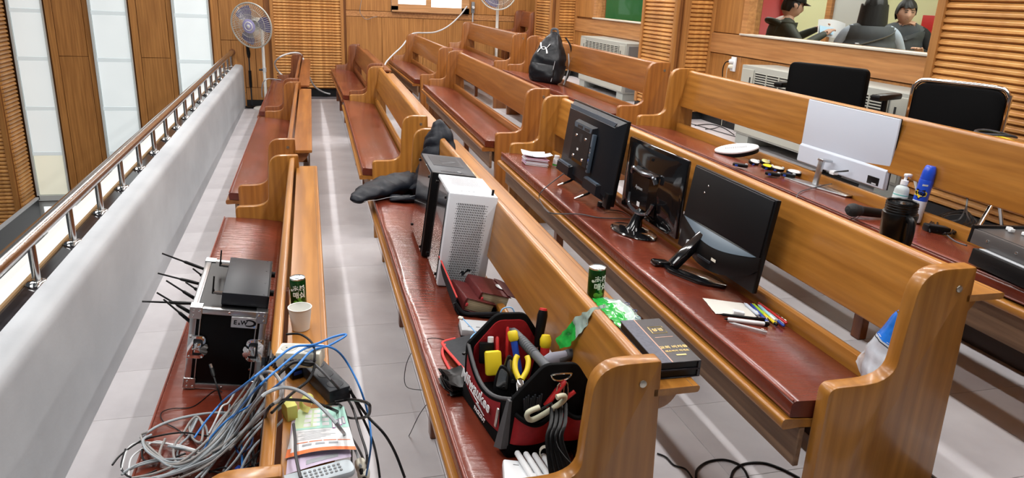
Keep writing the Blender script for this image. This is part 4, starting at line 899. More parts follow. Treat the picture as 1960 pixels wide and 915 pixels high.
def cutters(t, L):
    for s in (-1, 1): obj('grip', MB().tube(smooth_path([(s*.004, 0, L*.35), (s*.016, 0, L*.6), (s*.018, 0, L*.85), (s*.013, 0, L)], 4), .0078, 10), yellow, t)
    obj('jaw', MB().prism([(-.008, L*.34), (.008, L*.34), (.010, L*.22), (.006, 0), (.001, L*.12), (-.001, L*.12), (-.006, 0), (-.010, L*.22)], -.004, .004, 'y', bev=.001), chrome, t)
tool('wire_cutters', 'yellow handled wire cutters with steel jaws in the tool bag', 'pliers', (-.066, -.09, .150), (-.038, -.02, .222), cutters)
def crimper(t, L):
    obj('body', MB().prism(round_poly([(-.022, 0, .01), (.024, .01, .01), (.030, L*.6, .02), (.010, L, .02), (-.018, L*.8, .02)], 4), -.009, .009, 'y', bev=.003), black, t)
    obj('jaw_plate', MB().prism(round_poly([(-.012, L*.45, .01), (.022, L*.5, .01), (.012, L*.92, .02), (-.012, L*.8, .01)], 4), -.0115, .0115, 'y', bev=.001), steel, t)
    for z in (.25, .5, .7): obj('pivot', MB().cyl((0, -.0125, L*z), (0, .0125, L*z), .005, n=12), chrome, t)
tool('crimping_tool', 'black crimping tool with steel jaws in the tool bag', 'crimper', (-.045, -.03, .06), (-.052, .02, .215), crimper)
tool('crimping_tool', 'small black crimping tool next to the yellow tape measure', 'crimper', (-.080, -.04, .06), (-.078, .0, .195), crimper)
def tester(t, L): obj('body', MB().rbox(-.022, .022, -.012, .012, 0, L*.8, .004), black, t); obj('white_cap', MB().cyl((-.012, 0, L*.8), (-.012, 0, L), .009, n=14), white, t); obj('led', MB().lathe([(.003, 0), (0, .001)], 8, cap=False, M=Matrix.Translation((.006, -.012, L*.6)) @ Matrix.Rotation(R(90), 4, 'X')), silver_p, t)
tool('cable_tester', 'black cable tester with a white knob behind the tape measure', 'tester', (-.075, .12, .13), (-.078, .14, .205), tester)
def drv(t, L):
    obj('grip', MB().tube([(0, 0, L*.25), (0, 0, L*.35), (0, 0, L*.6), (0, 0, L*.9), (0, 0, L)], [.009, .0125, .0145, .0160, .013], 10), black, t); obj('red_end', MB().lathe([(.0125, L), (.011, L+.006), (0, L+.007)], 14, cap=False), redm, t); obj('shaft', MB().cyl((0, 0, 0), (0, 0, L*.27), .0035, n=8), chrome, t)
tool('screwdriver', 'tall black screwdriver with a red end leaning at the pew back', 'screwdriver', (.082, .11, .14), (.098, .145, .285), drv)
def yr(t, L): obj('grip', MB().tube([(0, 0, 0), (0, 0, L*.6)], [.013, .014], 12), redm, t); obj('yellow_end', MB().lathe([(.010, L*.55), (.0165, L*.66), (.0175, L*.85), (.012, L), (0, L+.001)], 16, cap=False), yellow, t); obj('mark', MB().box(-.003, .003, -.0185, -.0165, L*.70, L*.82), black, t)
tool('screwdriver', 'stubby red screwdriver with a round yellow end', 'screwdriver', (.085, .06, .14), (.088, .085, .232), yr)
def glove(t, L):
    gm_ = mat('work_glove', (.10, .105, .115), .85, var=.3, scale=30)
    obj('finger', MB().tube(smooth_path([(0, 0, 0), (.004, 0, L*.4), (0, .004, L*.8), (0, .004, L)], 5), [.017]*8+[.015]*6+[.012, .006], 12), gm_, t)
    obj('palm', MB().tube([(0, 0, -.05), (0, 0, -.02), (0, 0, .03)], [.018, .028, .02], 12, flat=.6), mat('glove_palm', (.30, .30, .36), .85), t)
tool('work_glove', 'grey work glove finger poking out of the tool bag', 'glove', (.075, -.02, .205), (.150, -.015, .222), glove)
# things hanging on the D-ring and in the near pockets
def carab(t, L):
    cr_ = mat('carabiner_cream', (.60, .59, .44), .5)
    obj('hook', MB().tube(smooth_path([(.030, 0, .014), (.05, 0, .006), (.045, 0, -.012), (.0, 0, -.022), (-.045, 0, -.024), (-.058, 0, -.008), (-.052, 0, .012), (-.02, 0, .010)], 6), .0072, 10), cr_, t)
    obj('gate', MB().tube([(-.03, 0, .0), (.015, 0, .002)], .003, 8), black, t)
cq = thing('carabiner', 'cream plastic carabiner hanging on the tool bag front', 'carabiner', inbag(-.045, -B_-.046, .175), (R(15), R(-22), R(4))); carab(cq, 1)
ky = thing('key_ring', 'steel split rings and clips hanging from the tool bag ring', 'key ring', inbag(.006, -B_-.022, .225))
for s, L_ in ((-.012, .05), (.008, .055)): obj('clip', MB().tube([(s+.006*math.cos(a), 0, -L_/2+L_/2*math.sin(a)) for a in [2*math.pi*k/20 for k in range(21)]], .0018, 7), chrome, ky)
rh = thing('pliers', 'red handled pliers in the front pocket behind the carabiner', 'pliers', inbag(-.03, -B_-.014, .155), (R(-4), R(38), 0)); obj('grip', MB().tube(smooth_path([(-.0, 0, 0), (0, 0, .05), (.0, 0, .085)], 4), [.010]*4+[.011]*4+[.007], 10, flat=.7), redm, rh); obj('other_grip', MB().tube([(.03, 0, .03), (.045, 0, .075)], [.007, .006], 8), redm, rh)
bt = thing('driver_bits', 'bunch of small black driver bits in the front pocket', 'driver bits', inbag(-.070, -B_-.012, .165))
for k in range(9): obj('bit', MB().tube([(-.02+.005*k, 0, -.02), (-.024+.006*k, -.004+.001*(k % 3), .018+.004*(k % 3))], .0028, 6), darkgrey, bt)
zt = thing('cable_ties', 'bundle of long black cable ties hanging over the tool bag front', 'cable ties', inbag(-.015, -B_-.045, .165))
for k in range(16):
    a = inbag(-.03+.0035*k, -B_-.040+.003*(k % 4), .168+.002*(k % 3)); e1 = px(1045+k*2.2, 845, Y=1.50+.006*(k % 4)); e2 = px(1055+k*3.6, 925, Y=1.44+.01*(k % 3))
    obj('tie', MB().tube([q-zt.location for q in smooth_path([a, a.lerp(e1, .5)+Vector((0, -.01, .006)), e1, e2], 4)], .0024, 5, flat=.45), black, zt)
cable('thin black cord running from the tool bag over the pew end', [inbag(.03, -B_-.03, .15), px(1065, 845, Y=1.50), px(1105, 900, Y=1.42), px(1125, 925, Y=1.40)], .0014, cab_black)
# white router with rod aerials in front of the bag
rt = ST('wifi_router', 'white router with four white rod aerials in front of the tool bag', 'router', 1, seat_pt(1, .49, 1.535), R(-12))
obj('body', MB().rbox(-.055, .075, -.075, .028, 0, .022, .005), white, rt); obj('badge', MB().box(-.03, -.015, .004, .007, .022, .0225), midgrey, rt)
for k in range(4):
    x = -.005+.023*k; a_ = obj('aerial', MB().tube([(x+.02, -.05, .026), (x+.012, -.028, .030), (x-.014, .042, .034), (x-.0155, .046, .034)], [.0085, .0085, .0078, .005], 12), white, rt)
    obj('hinge', MB().rbox(x+.012, x+.030, -.062, -.040, .018, .036, .003), white, a_)
obj('coiled_lead', MB().tube([(.05+.012*math.cos(a), .03+.004*a/6, .05+.016*math.sin(a)) for a in [.4*k for k in range(40)]], .0018, 6), ivory, rt)
# light blue network lead with plug on the felt flap
nl = thing('network_lead', 'light blue network lead with a dark plug on the felt flap', 'cable', seat_pt(1, .49, 2.20, .05))
P_ = [sl(1, 905, 690, 0.105), sl(1, 913, 668, 0.100), sl(1, 925, 655, 0.100), sl(1, 925, 640, 0.105), sl(1, 908, 640, 0.100), sl(1, 903, 655, 0.095), sl(1, 918, 670, 0.100)]
obj('lead', MB().tube([q-nl.location for q in smooth_path([sl(1, 907, 665, 0.090), sl(1, 917, 654, 0.096), sl(1, 930, 648, 0.100), sl(1, 945, 645, 0.110)], 6)], .0024, 7).tube([q-nl.location for q in smooth_path([sl(1, 886, 610, 0.080), sl(1, 903, 628, 0.085), sl(1, 918, 645, 0.092), sl(1, 930, 662, 0.110)], 6)], .0019, 7).tube([q-nl.location for q in smooth_path([sl(1, 932, 635, 0.100), sl(1, 912, 637, 0.096), sl(1, 901, 648, 0.094), sl(1, 905, 660, 0.096), sl(1, 914, 668, 0.105)], 6)], .0024, 7).tube([q-nl.location for q in smooth_path([sl(1, 913, 687, 0.080), sl(1, 897, 702, 0.075), sl(1, 895, 715, 0.075), sl(1, 907, 731, 0.085)], 6)], .0024, 7), cab_lblue, nl)
a_, b_ = sl(1, 907, 665, 0.090)-nl.location, sl(1, 887, 678, 0.085)-nl.location
obj('plug', MB().tube([a_, a_.lerp(b_, .45)], [.005, .006], 8, flat=.7), cab_lblue, nl); obj('connector', MB().tube([a_.lerp(b_, .45), b_], .0062, 6, flat=.6), black, nl)
a_ = sl(1, 886, 610, 0.080)-nl.location; obj('white_plug', MB().tube([a_+Vector((-.012, .012, 0)), a_], .006, 6), ivory, nl)
cable('light blue lead arching behind the tool bag lining', [inbag(-.03, B_+.012, .25), inbag(-.02, B_+.02, .275), inbag(.01, B_+.02, .278), inbag(.025, B_+.012, .25)], .002, cab_lblue)
cable('thin black wire looping from the cushion down to the aisle floor', [sl(1, 861, 653, .004), sl(1, 820, 648, .004), px(790, 672, X=.36), px(776, 705, X=.33), px(778, 740, X=.33), px(820, 748, X=.35), sl(1, 858, 755, .004)], .0016, cab_black)
cable('thin black wire hanging from the strap down to the aisle floor', [sl(1, 862, 755, .004), px(830, 762, X=.345), px(805, 790, X=.33), px(785, 830, X=.32), px(764, 872, X=.30), px(763, 915, X=.29)], .0016, cab_black)
# ---------------------------------------------------------------- shelf of the second pew: wrapper, bibles
plas_g = mat('wrapper_green', (.03, .52, .07), .18, coat=.6, var=.25, scale=40, trans=.15); plas_c = mat('wrapper_clear', (.62, .80, .72), .14, coat=.6, var=.2, scale=30, trans=.25)
wrp = thing('plastic_wrapper', 'crumpled green and white plastic wrapper trailing over the pew back', 'wrapper', (.83, 1.80, shelf_z(1)))
def cr_(p, s, a): return p+Vector((noise.noise(p*s), noise.noise(p*s+Vector((3, 1, 7))), abs(noise.noise(p*s+Vector((8, 4, 2))))))*a
def wf(u, v, g0, g1):
    a = Vector((.792+.004*u, 1.905-.205*u, shelf_z(1)+.012)); b = Vector((.835+.03*math.sin(u*3.1), 1.925-.235*u, shelf_z(1)+.022*math.sin(min(1, u*1.1)*3.0)+.006)); c_ = Vector((.855+.035*math.sin(u*3.1), 1.90-.22*u, shelf_z(1)+.006))
    t = g0+(g1-g0)*v; p = a.lerp(b, t*2) if t < .5 else b.lerp(c_, t*2-1); return cr_(p, 38, .010)-wrp.location
obj('clear_part', MB().grid(lambda u, v: wf(u, v, .30, 1), 26, 12, thick=.0006), plas_c, wrp, smooth=30); obj('green_part', MB().grid(lambda u, v: wf(u, v, 0, .34), 26, 10, thick=.0006), plas_g, wrp, smooth=30)
for k in range(3): obj('print_mark', MB().tube([Vector(wf(.35+.2*k, .75, 0, 1))+Vector((.008*math.cos(a), .008*math.sin(a), .004)) for a in [k_*.7 for k_ in range(10)]], .0009, 5), cab_navy, wrp)
sp_ = [px(1163, 588, Z=shelf_z(1)+.03), px(1150, 588, Z=1.012), px(1136, 594, X=.722), px(1118, 610, X=.708), px(1100, 628, X=.695), px(1084, 645, X=.68), px(1066, 660, X=.662)]
SPP = smooth_path(sp_, 8)
def tw(u, v):
    i = min(int(u*(len(SPP)-1)), len(SPP)-2); f = u*(len(SPP)-1)-i; p = SPP[i].lerp(SPP[i+1], f); wd_ = .004+.020*max(0, math.sin(max(0, (u-.35)/.65)*2.7)); return cr_(p+Vector((.3*wd_, (v-.5)*2*wd_*.75, (v-.5)*2*wd_*.8)), 45, .008)-wrp.location
obj('twisted_strip', MB().grid(lambda u, v: tw(u*.72, v), 30, 6, thick=.0006), plas_c, wrp, smooth=30); obj('green_tail', MB().grid(lambda u, v: tw(.70+.3*u, v), 14, 6, thick=.0006), plas_g, wrp, smooth=30)
bk_c = mat('bible_black_cover', (.016, .014, .019), .3, coat=.2); bk_q = mat('bible_quilted', (.085, .090, .125), .45, var=.3, scale=120); pinkg = mat('bible_rose_line', (.55, .30, .22), .4)
blk_pg = mat('black_page_edge', (.006, .006, .007), .5)
for k, lab in enumerate(('thick black bible under the gold lettered one on the pew shelf', 'black church bible with gold lettering on its cover, on the shelf')):
    t = thing('bible', lab, 'book', (.842, 1.555, shelf_z(1)+.022*k), (0, 0, R(-1.5)))
    obj('pages', MB().rbox(-.056, .050, -.118, .122, .002, .0205, .001, 1), blk_pg, t)
    c_ = obj('cover', MB().rbox(-.058, .058, -.122, .126, .0195, .0222, .001, 1).rbox(-.058, .058, -.122, .126, .0, .002, .0008, 1).rbox(.050, .058, -.122, .126, .0, .022, .001, 1), bk_c, t)
    if k:
        obj('quilted_panel', MB().box(-.057, -.018, -.121, .125, .0221, .0226), bk_q, c_); obj('rose_line', MB().box(-.0195, -.0165, -.121, .125, .0221, .0229), pinkg, c_)
        FRb = lambda x, y: frame((x, y, .0226), (1, 0, 0), (0, 1, 0))
        letter('교회 비치용', .0155, goldl, c_, FRb(.020, -.045), bold=.0003, ext=.0003)
        letter('훼손하지 마세요', .0095, goldl, c_, FRb(.020, -.066), bold=.0002, ext=.0003)
        obj('gold_rule', MB().box(.008, .034, -.090, -.084, .0222, .0228), goldl, c_)
        sq = obj('gold_emblem', MB().tube([(.02+.02*x, .055+.024*y, .0226) for x, y in ((-1, -.8), (1, -.8), (1, .8), (-1, .8), (-1, -.8))], .0012, 5), goldl, c_)
        letter('성경', .018, goldl, c_, FRb(.020, .055), bold=.0003, ext=.0003); obj('fine_print', MB().box(-.005, .045, .012, .0145, .0222, .0226), pinkg, c_)
# ================================================================ third pew: papers, three monitors, pens
pinkp = mat('paper_pink', (.66, .40, .52), .6)
pst = ST('paper_stack', 'loose stack of pink edged leaflets on the red cushion', 'papers', 2, seat_pt(2, 1.305, 4.20), R(-4))
for k in range(10):
    a, b = RNG.uniform(-.006, .006), RNG.uniform(-.006, .006); m_ = (pap_w, pinkp, pap_w, pap_l)[k % 4]
    obj('leaflet', MB().rbox(-.07+a, .07+a, -.050+b, .050+b, .0015+k*.0042, .0048+k*.0042, .0003, 1), m_, pst)
def lf1(u, v): return (-.085+.15*u, -.05+.115*v, .046+.018*abs(u-.45)+.012*(v-.4)**2*4)
obj('top_leaflet', MB().grid(lf1, 8, 6, thick=.0006), pap_w, pst, smooth=60); obj('photo_print', MB().grid(lambda u, v: Vector(lf1(.3+.4*u, .25+.4*v))+Vector((0, 0, .0008)), 4, 4), ink, pst)
def lf2(u, v): return (-.02+.115*u, -.035+.08*v, .052+.022*u*u)
obj('curled_leaflet', MB().grid(lf2, 8, 4, thick=.0006), mat('paper_bluish', (.60, .68, .80), .6), pst, smooth=60)
sb_ = ST('pill_bottle', 'small white bottle with green band beside the television', 'bottle', 2, seat_pt(2, 1.445, 4.22))
obj('body', MB().lathe([(.019, 0), (.020, .004), (.020, .045), (.016, .052), (.016, .062), (.0, .063)], 20, cap=False), white, sb_); obj('green_band', MB().lathe([(.0203, .004), (.0203, .014)], 20, cap=False), greenm, sb_); obj('cap', MB().lathe([(.017, .053), (.017, .066), (0, .067)], 20, cap=False), white, sb_)
# ---- television seen from behind
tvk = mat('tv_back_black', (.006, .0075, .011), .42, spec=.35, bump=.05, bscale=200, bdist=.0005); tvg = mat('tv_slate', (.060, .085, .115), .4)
tv = ST('television', 'black television seen from behind with wall mount holes', 'television', 2, seat_pt(2, 1.345, 3.475), R(0))
Wd, z0, z1 = .368, .045, .452
obj('bezel', MB().rbox(.012, .030, -Wd, Wd, z0, z1, .003), black, tv)
def taper(y0, y1, za, zb, x_in, x_out, iy, iz):
    v = [(x_in, y0, za), (x_in, y1, za), (x_in, y1, zb), (x_in, y0, zb), (x_out, y0+iy, za+iz), (x_out, y1-iy, za+iz), (x_out, y1-iy, zb-iz), (x_out, y0+iy, zb-iz)]
    return v, [(0, 1, 2, 3), (7, 6, 5, 4), (0, 4, 5, 1), (1, 5, 6, 2), (2, 6, 7, 3), (3, 7, 4, 0)]
mb = MB(); mb.add(*taper(-Wd+.006, Wd-.006, z0+.006, z1-.006, .014, -.022, .05, .038)); bc = obj('back_cover', mb, tvk, tv)
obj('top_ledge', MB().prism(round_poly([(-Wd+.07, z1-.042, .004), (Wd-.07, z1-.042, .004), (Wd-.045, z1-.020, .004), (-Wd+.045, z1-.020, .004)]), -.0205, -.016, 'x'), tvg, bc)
hs = MB(); hs.add(*taper(-.12, .155, .155, .375, -.02, -.045, .012, .012)); hs_ = obj('housing', hs, tvk, tv)
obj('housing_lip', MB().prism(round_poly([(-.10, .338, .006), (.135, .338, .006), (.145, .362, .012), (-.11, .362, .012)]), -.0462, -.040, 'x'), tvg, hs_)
for y in (-.045, .055): obj('vent_window', MB().rbox(-.0475, -.0462, y-.035, y+.035, .341, .356, .0006, 1), darkgrey, hs_)
for y in (-.045, .085):
    for z in (.195, .300): obj('mount_screw', MB().lathe([(.0085, 0), (.0075, .004), (.003, .005)], 14, M=Matrix.Translation((-.045, y, z)) @ Matrix.Rotation(R(-90), 4, 'Y')), chrome, hs_)
obj('label', MB().box(-.0456, -.0449, .03, .052, .228, .240), pap_w, hs_); obj('regulatory_label', MB().box(-.0456, -.0449, .0, .035, .275, .315), darkgrey, hs_)
obj('vent_slot', MB().box(-.0456, -.0445, -.055, .095, .166, .182), blackg, hs_)
pt = obj('port_strip', MB().rbox(-.046, -.028, -.140, -.118, .150, .340, .002), tvg, tv)
for k, (z, s, m_) in enumerate(((.275, .010, black), (.250, .006, chrome), (.228, .008, black), (.212, .009, bluem), (.192, .008, black), (.168, .010, black))): obj('port', MB().rbox(-.0475, -.046, -.134, -.124, z-s/2, z+s/2, .0006, 1), m_, pt)
for s in (-1, 1):
    p_ = obj('speaker_pod', MB().add(*taper(-.30 if s < 0 else .10, -.08 if s < 0 else .33, .055, .135, -.006, -.042, .022, .016)), tvk, tv)
    obj('pod_highlight', MB().prism(round_poly([((-.265 if s < 0 else .14), .118, .004), ((-.115 if s < 0 else .29), .118, .004), ((-.105 if s < 0 else .30), .128, .006), ((-.275 if s < 0 else .13), .128, .006)]), -.040, -.018, 'x'), tvg, p_)  # blue-grey strip paints the highlight along the top of each pod
fm_ = MB().tube([(.02, 0, .06), (-.01, 0, .035), (-.075, 0, .004)], [.010, .008, .006], 8, flat=.7).tube([(.02, 0, .05), (.045, 0, .03), (.085, 0, .004)], [.009, .008, .006], 8, flat=.7).mesh('foot', chrome)
fb = MB().tube([(.02, 0, .06), (-.01, 0, .035), (-.055, 0, .012)], [.011, .009, .0072], 8, flat=.7).mesh('foot_sleeve', black)
for y in (-.09, .18):
    f_ = obj('foot', fm_, None, tv, loc=(0, y, 0)); obj('foot_sleeve', fb, None, f_)
dv = obj('side_box', MB().rbox(-.012, .012, -Wd-.002, -Wd+.05, .035, .105, .002), black, tv)
for k in range(8): obj('vent_dot', MB().cyl((-.012, -Wd+.044, .042+k*.0075), (-.0128, -Wd+.044, .042+k*.0075), .0014, n=6), midgrey, dv)
# ---- glossy black monitor
m2 = ST('monitor', 'glossy black monitor seen from behind on an oval stand', 'monitor', 2, seat_pt(2, 1.400, 2.865), R(2))
obj('shell', MB().rbox(.008, .032, -.265, .265, .055, .388, .010), blackg, m2)
def bk2(u, v):
    y = -.25+.5*u; z = .07+.305*v; return (.010-.030*math.sin(u*math.pi)**.5*math.sin(v*math.pi)**.5, y, z)
obj('back_shell', MB().grid(bk2, 20, 14), blackg, m2, smooth=80)
hb = obj('stand_cover', MB().add(*taper(-.105, .105, .10, .285, -.015, -.042, .03, .022)), blackg, m2)
obj('cover_top_rim', MB().tube(smooth_path([(-.03, .112, .25), (-.04, .09, .278), (-.043, 0, .272), (-.04, -.09, .278), (-.03, -.112, .25)], 6), .0095, 8), mat('smoked_chrome', (.16, .17, .19), .1, .8), hb)
obj('cover_low_rim', MB().tube(smooth_path([(-.03, .108, .16), (-.04, .085, .112), (-.045, 0, .098), (-.04, -.085, .112), (-.03, -.108, .16)], 6), .0085, 8), mat('smoked_chrome', (0, 0, 0)), hb)
letter('Apteon', .022, lightgrey, hb, frame((-.0425, .010, .205), (0, -1, 0), (0, 0, 1)))
obj('label', MB().box(-.0428, -.0419, -.015, .010, .125, .145), pap_w, hb)
obj('logo_square', MB().box(-.021, -.0195, -.01, .012, .330, .345), darkgrey, m2)
obj('neck', MB().tube([(-.005, 0, .12), (-.03, 0, .07), (-.035, 0, .03), (-.03, 0, .010)], [.022, .024, .032, .06], 16), blackg, m2)
obj('base', MB().lathe([(.125, 0), (.128, .004), (.122, .010), (.07, .016), (0, .018)], 40, cap=False, M=Matrix.Translation((-.035, 0, 0)) @ Matrix.Scale(.78, 4, (1, 0, 0))), blackg, m2)
# ---- matt black monitor with slate band
m3 = ST('monitor', 'matt black monitor seen from behind with a slate curved band', 'monitor', 2, seat_pt(2, 1.405, 2.285), R(1))
txt3 = mat('monitor_textured', (.004, .0045, .006), .5, spec=.3, bump=.1, bscale=300, bdist=.0005)
obj('panel', MB().rbox(.006, .026, -.265, .265, .055, .385, .004), black, m3)
obj('back_panel', MB().rbox(.000, .008, -.258, .258, .180, .380, .003), txt3, m3)
def lo3(u, v): y = -.265+.53*u; s = math.sin(u*math.pi); return (.006-.034*s*math.sin(v*2.2)**.8, y, .182-(.045+.085*s**.7)*v)
obj('lower_shell', MB().grid(lo3, 24, 8, thick=-.006), black, m3, smooth=70)
def bd3(u, v): q = lo3(.03+.94*u, .02+.33*v*math.sin(u*math.pi)**.6); return (q[0]-.0085, q[1], q[2])
obj('slate_band', MB().grid(bd3, 24, 4), mat('slate_band', (.10, .135, .17), .35), m3, smooth=70)
for (y, z) in ((.135, .330), (.150, .300)): obj('screw', MB().lathe([(.0035, 0), (.002, .002)], 8, M=Matrix.Translation((0, y, z)) @ Matrix.Rotation(R(-90), 4, 'Y')), chrome, m3)
obj('plug_cluster', MB().rbox(-.040, -.022, .105, .135, .085, .115, .003), lightgrey, m3); obj('plug_lead', MB().tube([(-.04, .12, .09), (-.045, .105, .08), (-.035, .08, .075)], .004, 8), white, m3)
obj('port_bar', MB().rbox(-.036, -.026, -.045, .045, .078, .088, .002), darkgrey, m3); obj('sticker', MB().box(-.034, -.0335, -.075, -.045, .095, .105), ivory, m3)
obj('stand_arm', MB().rbox(-.016, .016, -.024, .024, -.07, .10, .006, M=Matrix.Translation((-.062, .085, .075)) @ Matrix.Rotation(R(38), 4, 'Y')), blackg, m3)
obj('base', MB().prism(round_poly([(-.115, .15, .03), (-.135, .06, .02), (-.06, -.06, .03), (.04, -.09, .03), (.06, .02, .04), (-.02, .13, .04)], 6), 0, .014, 'z', bev=.004), blackg, m3)
obj('base_toe', MB().rbox(-.16, -.09, .115, .165, .0, .022, .01), blackg, m3)
cable('grey black lead looping from the television over the cushion edge', [px(1085, 328, X=1.33), sl(2, 1062, 345, .05), sl(2, 1037, 366, .006), px(1032, 380, X=1.155), sl(2, 1045, 402, .006), sl(2, 1062, 409, .005), sl(2, 1110, 410, .004), sl(2, 1150, 417, .004), sl(2, 1215, 419, .004)], .0029, cab_dgrey)
cable('short black lead from the plug adapter behind the glossy monitor', [sl(2, 1158, 400, .012), sl(2, 1170, 402, .006), sl(2, 1190, 405, .004), sl(2, 1208, 415, .004), sl(2, 1225, 425, .004)], .0025, cab_black)
ad = ST('plug_adapter', 'black plug adapter on the cushion below the television', 'adapter', 2, sl(2, 1151, 396), R(20)); obj('body', MB().rbox(-.02, .022, -.014, .014, 0, .026, .005), black, ad); obj('nose', MB().rbox(.020, .042, -.009, .009, .004, .02, .004), black, ad)
# ---- tissue, eraser, pens
tis = ST('tissue', 'crumpled white tissue lying under the pens', 'tissue', 2, seat_pt(2, 1.34, 2.01), R(-12))
obj('sheet', MB().grid(lambda u, v: (-.075+.15*u, -.07+.14*v, .002+.003*abs(noise.noise(Vector((u*5, v*5, 3))))), 14, 14, thick=.0006), mat('tissue_white', (.62, .60, .55), .9), tis, smooth=60)
er = ST('eraser', 'white block eraser on the tissue', 'eraser', 2, sl(2, 1413, 602, .005), R(-20)); obj('block', MB().rbox(-.018, .018, -.010, .010, 0, .012, .003), white, er); obj('sleeve', MB().rbox(-.019, .004, -.0105, .0105, -.0003, .0125, .002), pap_w, er)
PEN = 'pens on the cushion beside the matt monitor'
def pen(label, a, b, body, cap, capf=.3, r=.0048, tipm=None, clip=True):
    A_, B2 = sl(2, *a, .008), sl(2, *b, .008); d = B2-A_; L = d.length; q = d.to_track_quat('X', 'Z').to_matrix()
    t = thing('pen', label, 'pen', A_, q, PEN)
    obj('barrel', MB().tube([(0, 0, 0), (.004, 0, 0), (L*(1-capf), 0, 0)], [r*.7, r, r], 10), body, t)
    obj('cap', MB().tube([(L*(1-capf), 0, 0), (L-.004, 0, 0), (L, 0, 0)], [r*1.12, r*1.12, r*.7], 10), cap, t)
    obj('tip', MB().tube([(0, 0, 0), (-.011, 0, 0)], [r*.65, r*.15], 8), tipm or cap, t)
    if clip: obj('clip', MB().rbox(L*(1-capf)+.002, L-.003, -.001, .001, r*1.1, r*1.1+.003, .0006, 1), body if cap is not body else chrome, t)
clearp = mat('clear_pen', (.72, .72, .74), .2, trans=.4); lime = mat('lime_pen', (.35, .60, .03), .4); sky = mat('sky_pen', (.35, .66, .82), .4); grpen = mat('grey_pen', (.50, .55, .64), .4)
pen('slim black pen lying across the other pens', (1382, 602), (1472, 613), black, black)
pen('white barrelled marker with black ends', (1392, 611), (1472, 621), white, black, .12, .0068, black)
pen('clear ballpoint pen at the cushion edge', (1402, 619), (1468, 636), clearp, clearp, .2, .0042)
pen('grey blue pen beside the eraser', (1427, 582), (1452, 603), grpen, grpen, .35, .0055)
pen('blue pen with its tip hidden under the lime pen', (1438, 583), (1470, 617), bluem, bluem, .3)
pen('lime green highlighter between the blue and pale pens', (1442, 583), (1474, 612), lime, yellow, .3, .0055)
pen('yellow capped pen half under the pale blue pen', (1458, 596), (1487, 622), yellow, black, .12, .005)
pen('pale blue pen with white end', (1453, 585), (1484, 613), sky, white, .25, .0055)
pen('blue capped clear pen next to the red pen', (1470, 598), (1501, 624), clearp, bluem, .35)
pen('red pen with a dark end by the back rail', (1452, 580), (1506, 619), redm, redm, .4, .0052, black)
# ---- blue and white plastic packet behind the near pew end
pkb = mat('packet_blue', (.02, .20, .78), .2, coat=.5, var=.5, scale=14); pkw = mat('packet_white', (.66, .72, .80), .18, coat=.6, var=.25, scale=16)
pk_ = thing('plastic_packet', 'blue and white plastic packet tucked behind the pew end', 'packet', seat_pt(2, 1.49, 1.50))
A0, A1 = seat_pt(2, 1.425, 1.440, .004)-pk_.location, seat_pt(2, 1.505, 1.60, .02)-pk_.location; T0, T1 = Vector((1.500, 1.428, 1.090))-pk_.location, Vector((1.516, 1.462, 1.080))-pk_.location
def pkf(u, v, v0, v1):
    t = v0+(v1-v0)*v; p = A0.lerp(A1, u).lerp(T0.lerp(T1, u), t); bul = math.sin(u*math.pi)*math.sin(min(1, t*1.05)*math.pi)*.02; p = p+Vector((-bul, bul*.8, bul*.5)); return cr_(p, 30, .006)
obj('white_lower', MB().grid(lambda u, v: pkf(u, v, 0, .52), 10, 12, thick=.002), pkw, pk_, smooth=40); obj('blue_upper', MB().grid(lambda u, v: pkf(u, v, .5, 1), 10, 12, thick=.002), pkb, pk_, smooth=40)
obj('yellow_dot', MB().lathe([(.008, 0), (0, .003)], 12, cap=False, M=frame(Vector(pkf(.5, .80, 0, 1))+Vector((-.004, -.006, .004)), (0, 1, 0), (-.5, 0, .8))), yellow, pk_)
obj('black_line', MB().tube([Vector(pkf(u/8, .47, 0, 1))+Vector((-.003, -.002, .003)) for u in range(9)], .0012, 5), black, pk_)
# ---- black cables on the floor in front of this pew
FZ = TZ[2]+.005
cable('black cable loop on the floor between the pews', [px(1258, 868, Z=FZ), px(1275, 875, Z=FZ), px(1290, 890, Z=FZ), px(1312, 898, Z=FZ), px(1325, 915, Z=FZ)], .003, cab_black, group='black cables on the aisle floor')
cable('black cable loop on the floor between the pews', [px(1332, 915, Z=FZ), px(1335, 898, Z=FZ), px(1355, 884, Z=FZ), px(1385, 880, Z=FZ), px(1412, 888, Z=FZ), px(1425, 900, Z=FZ), px(1432, 915, Z=FZ)], .004, cab_black, group='black cables on the aisle floor')
cable('black cable loop on the floor between the pews', [px(1399, 915, Z=FZ), px(1405, 900, Z=FZ), px(1425, 888, Z=FZ), px(1460, 886, Z=FZ), px(1495, 897, Z=FZ), px(1530, 915, Z=FZ)], .0042, cab_black, group='black cables on the aisle floor')
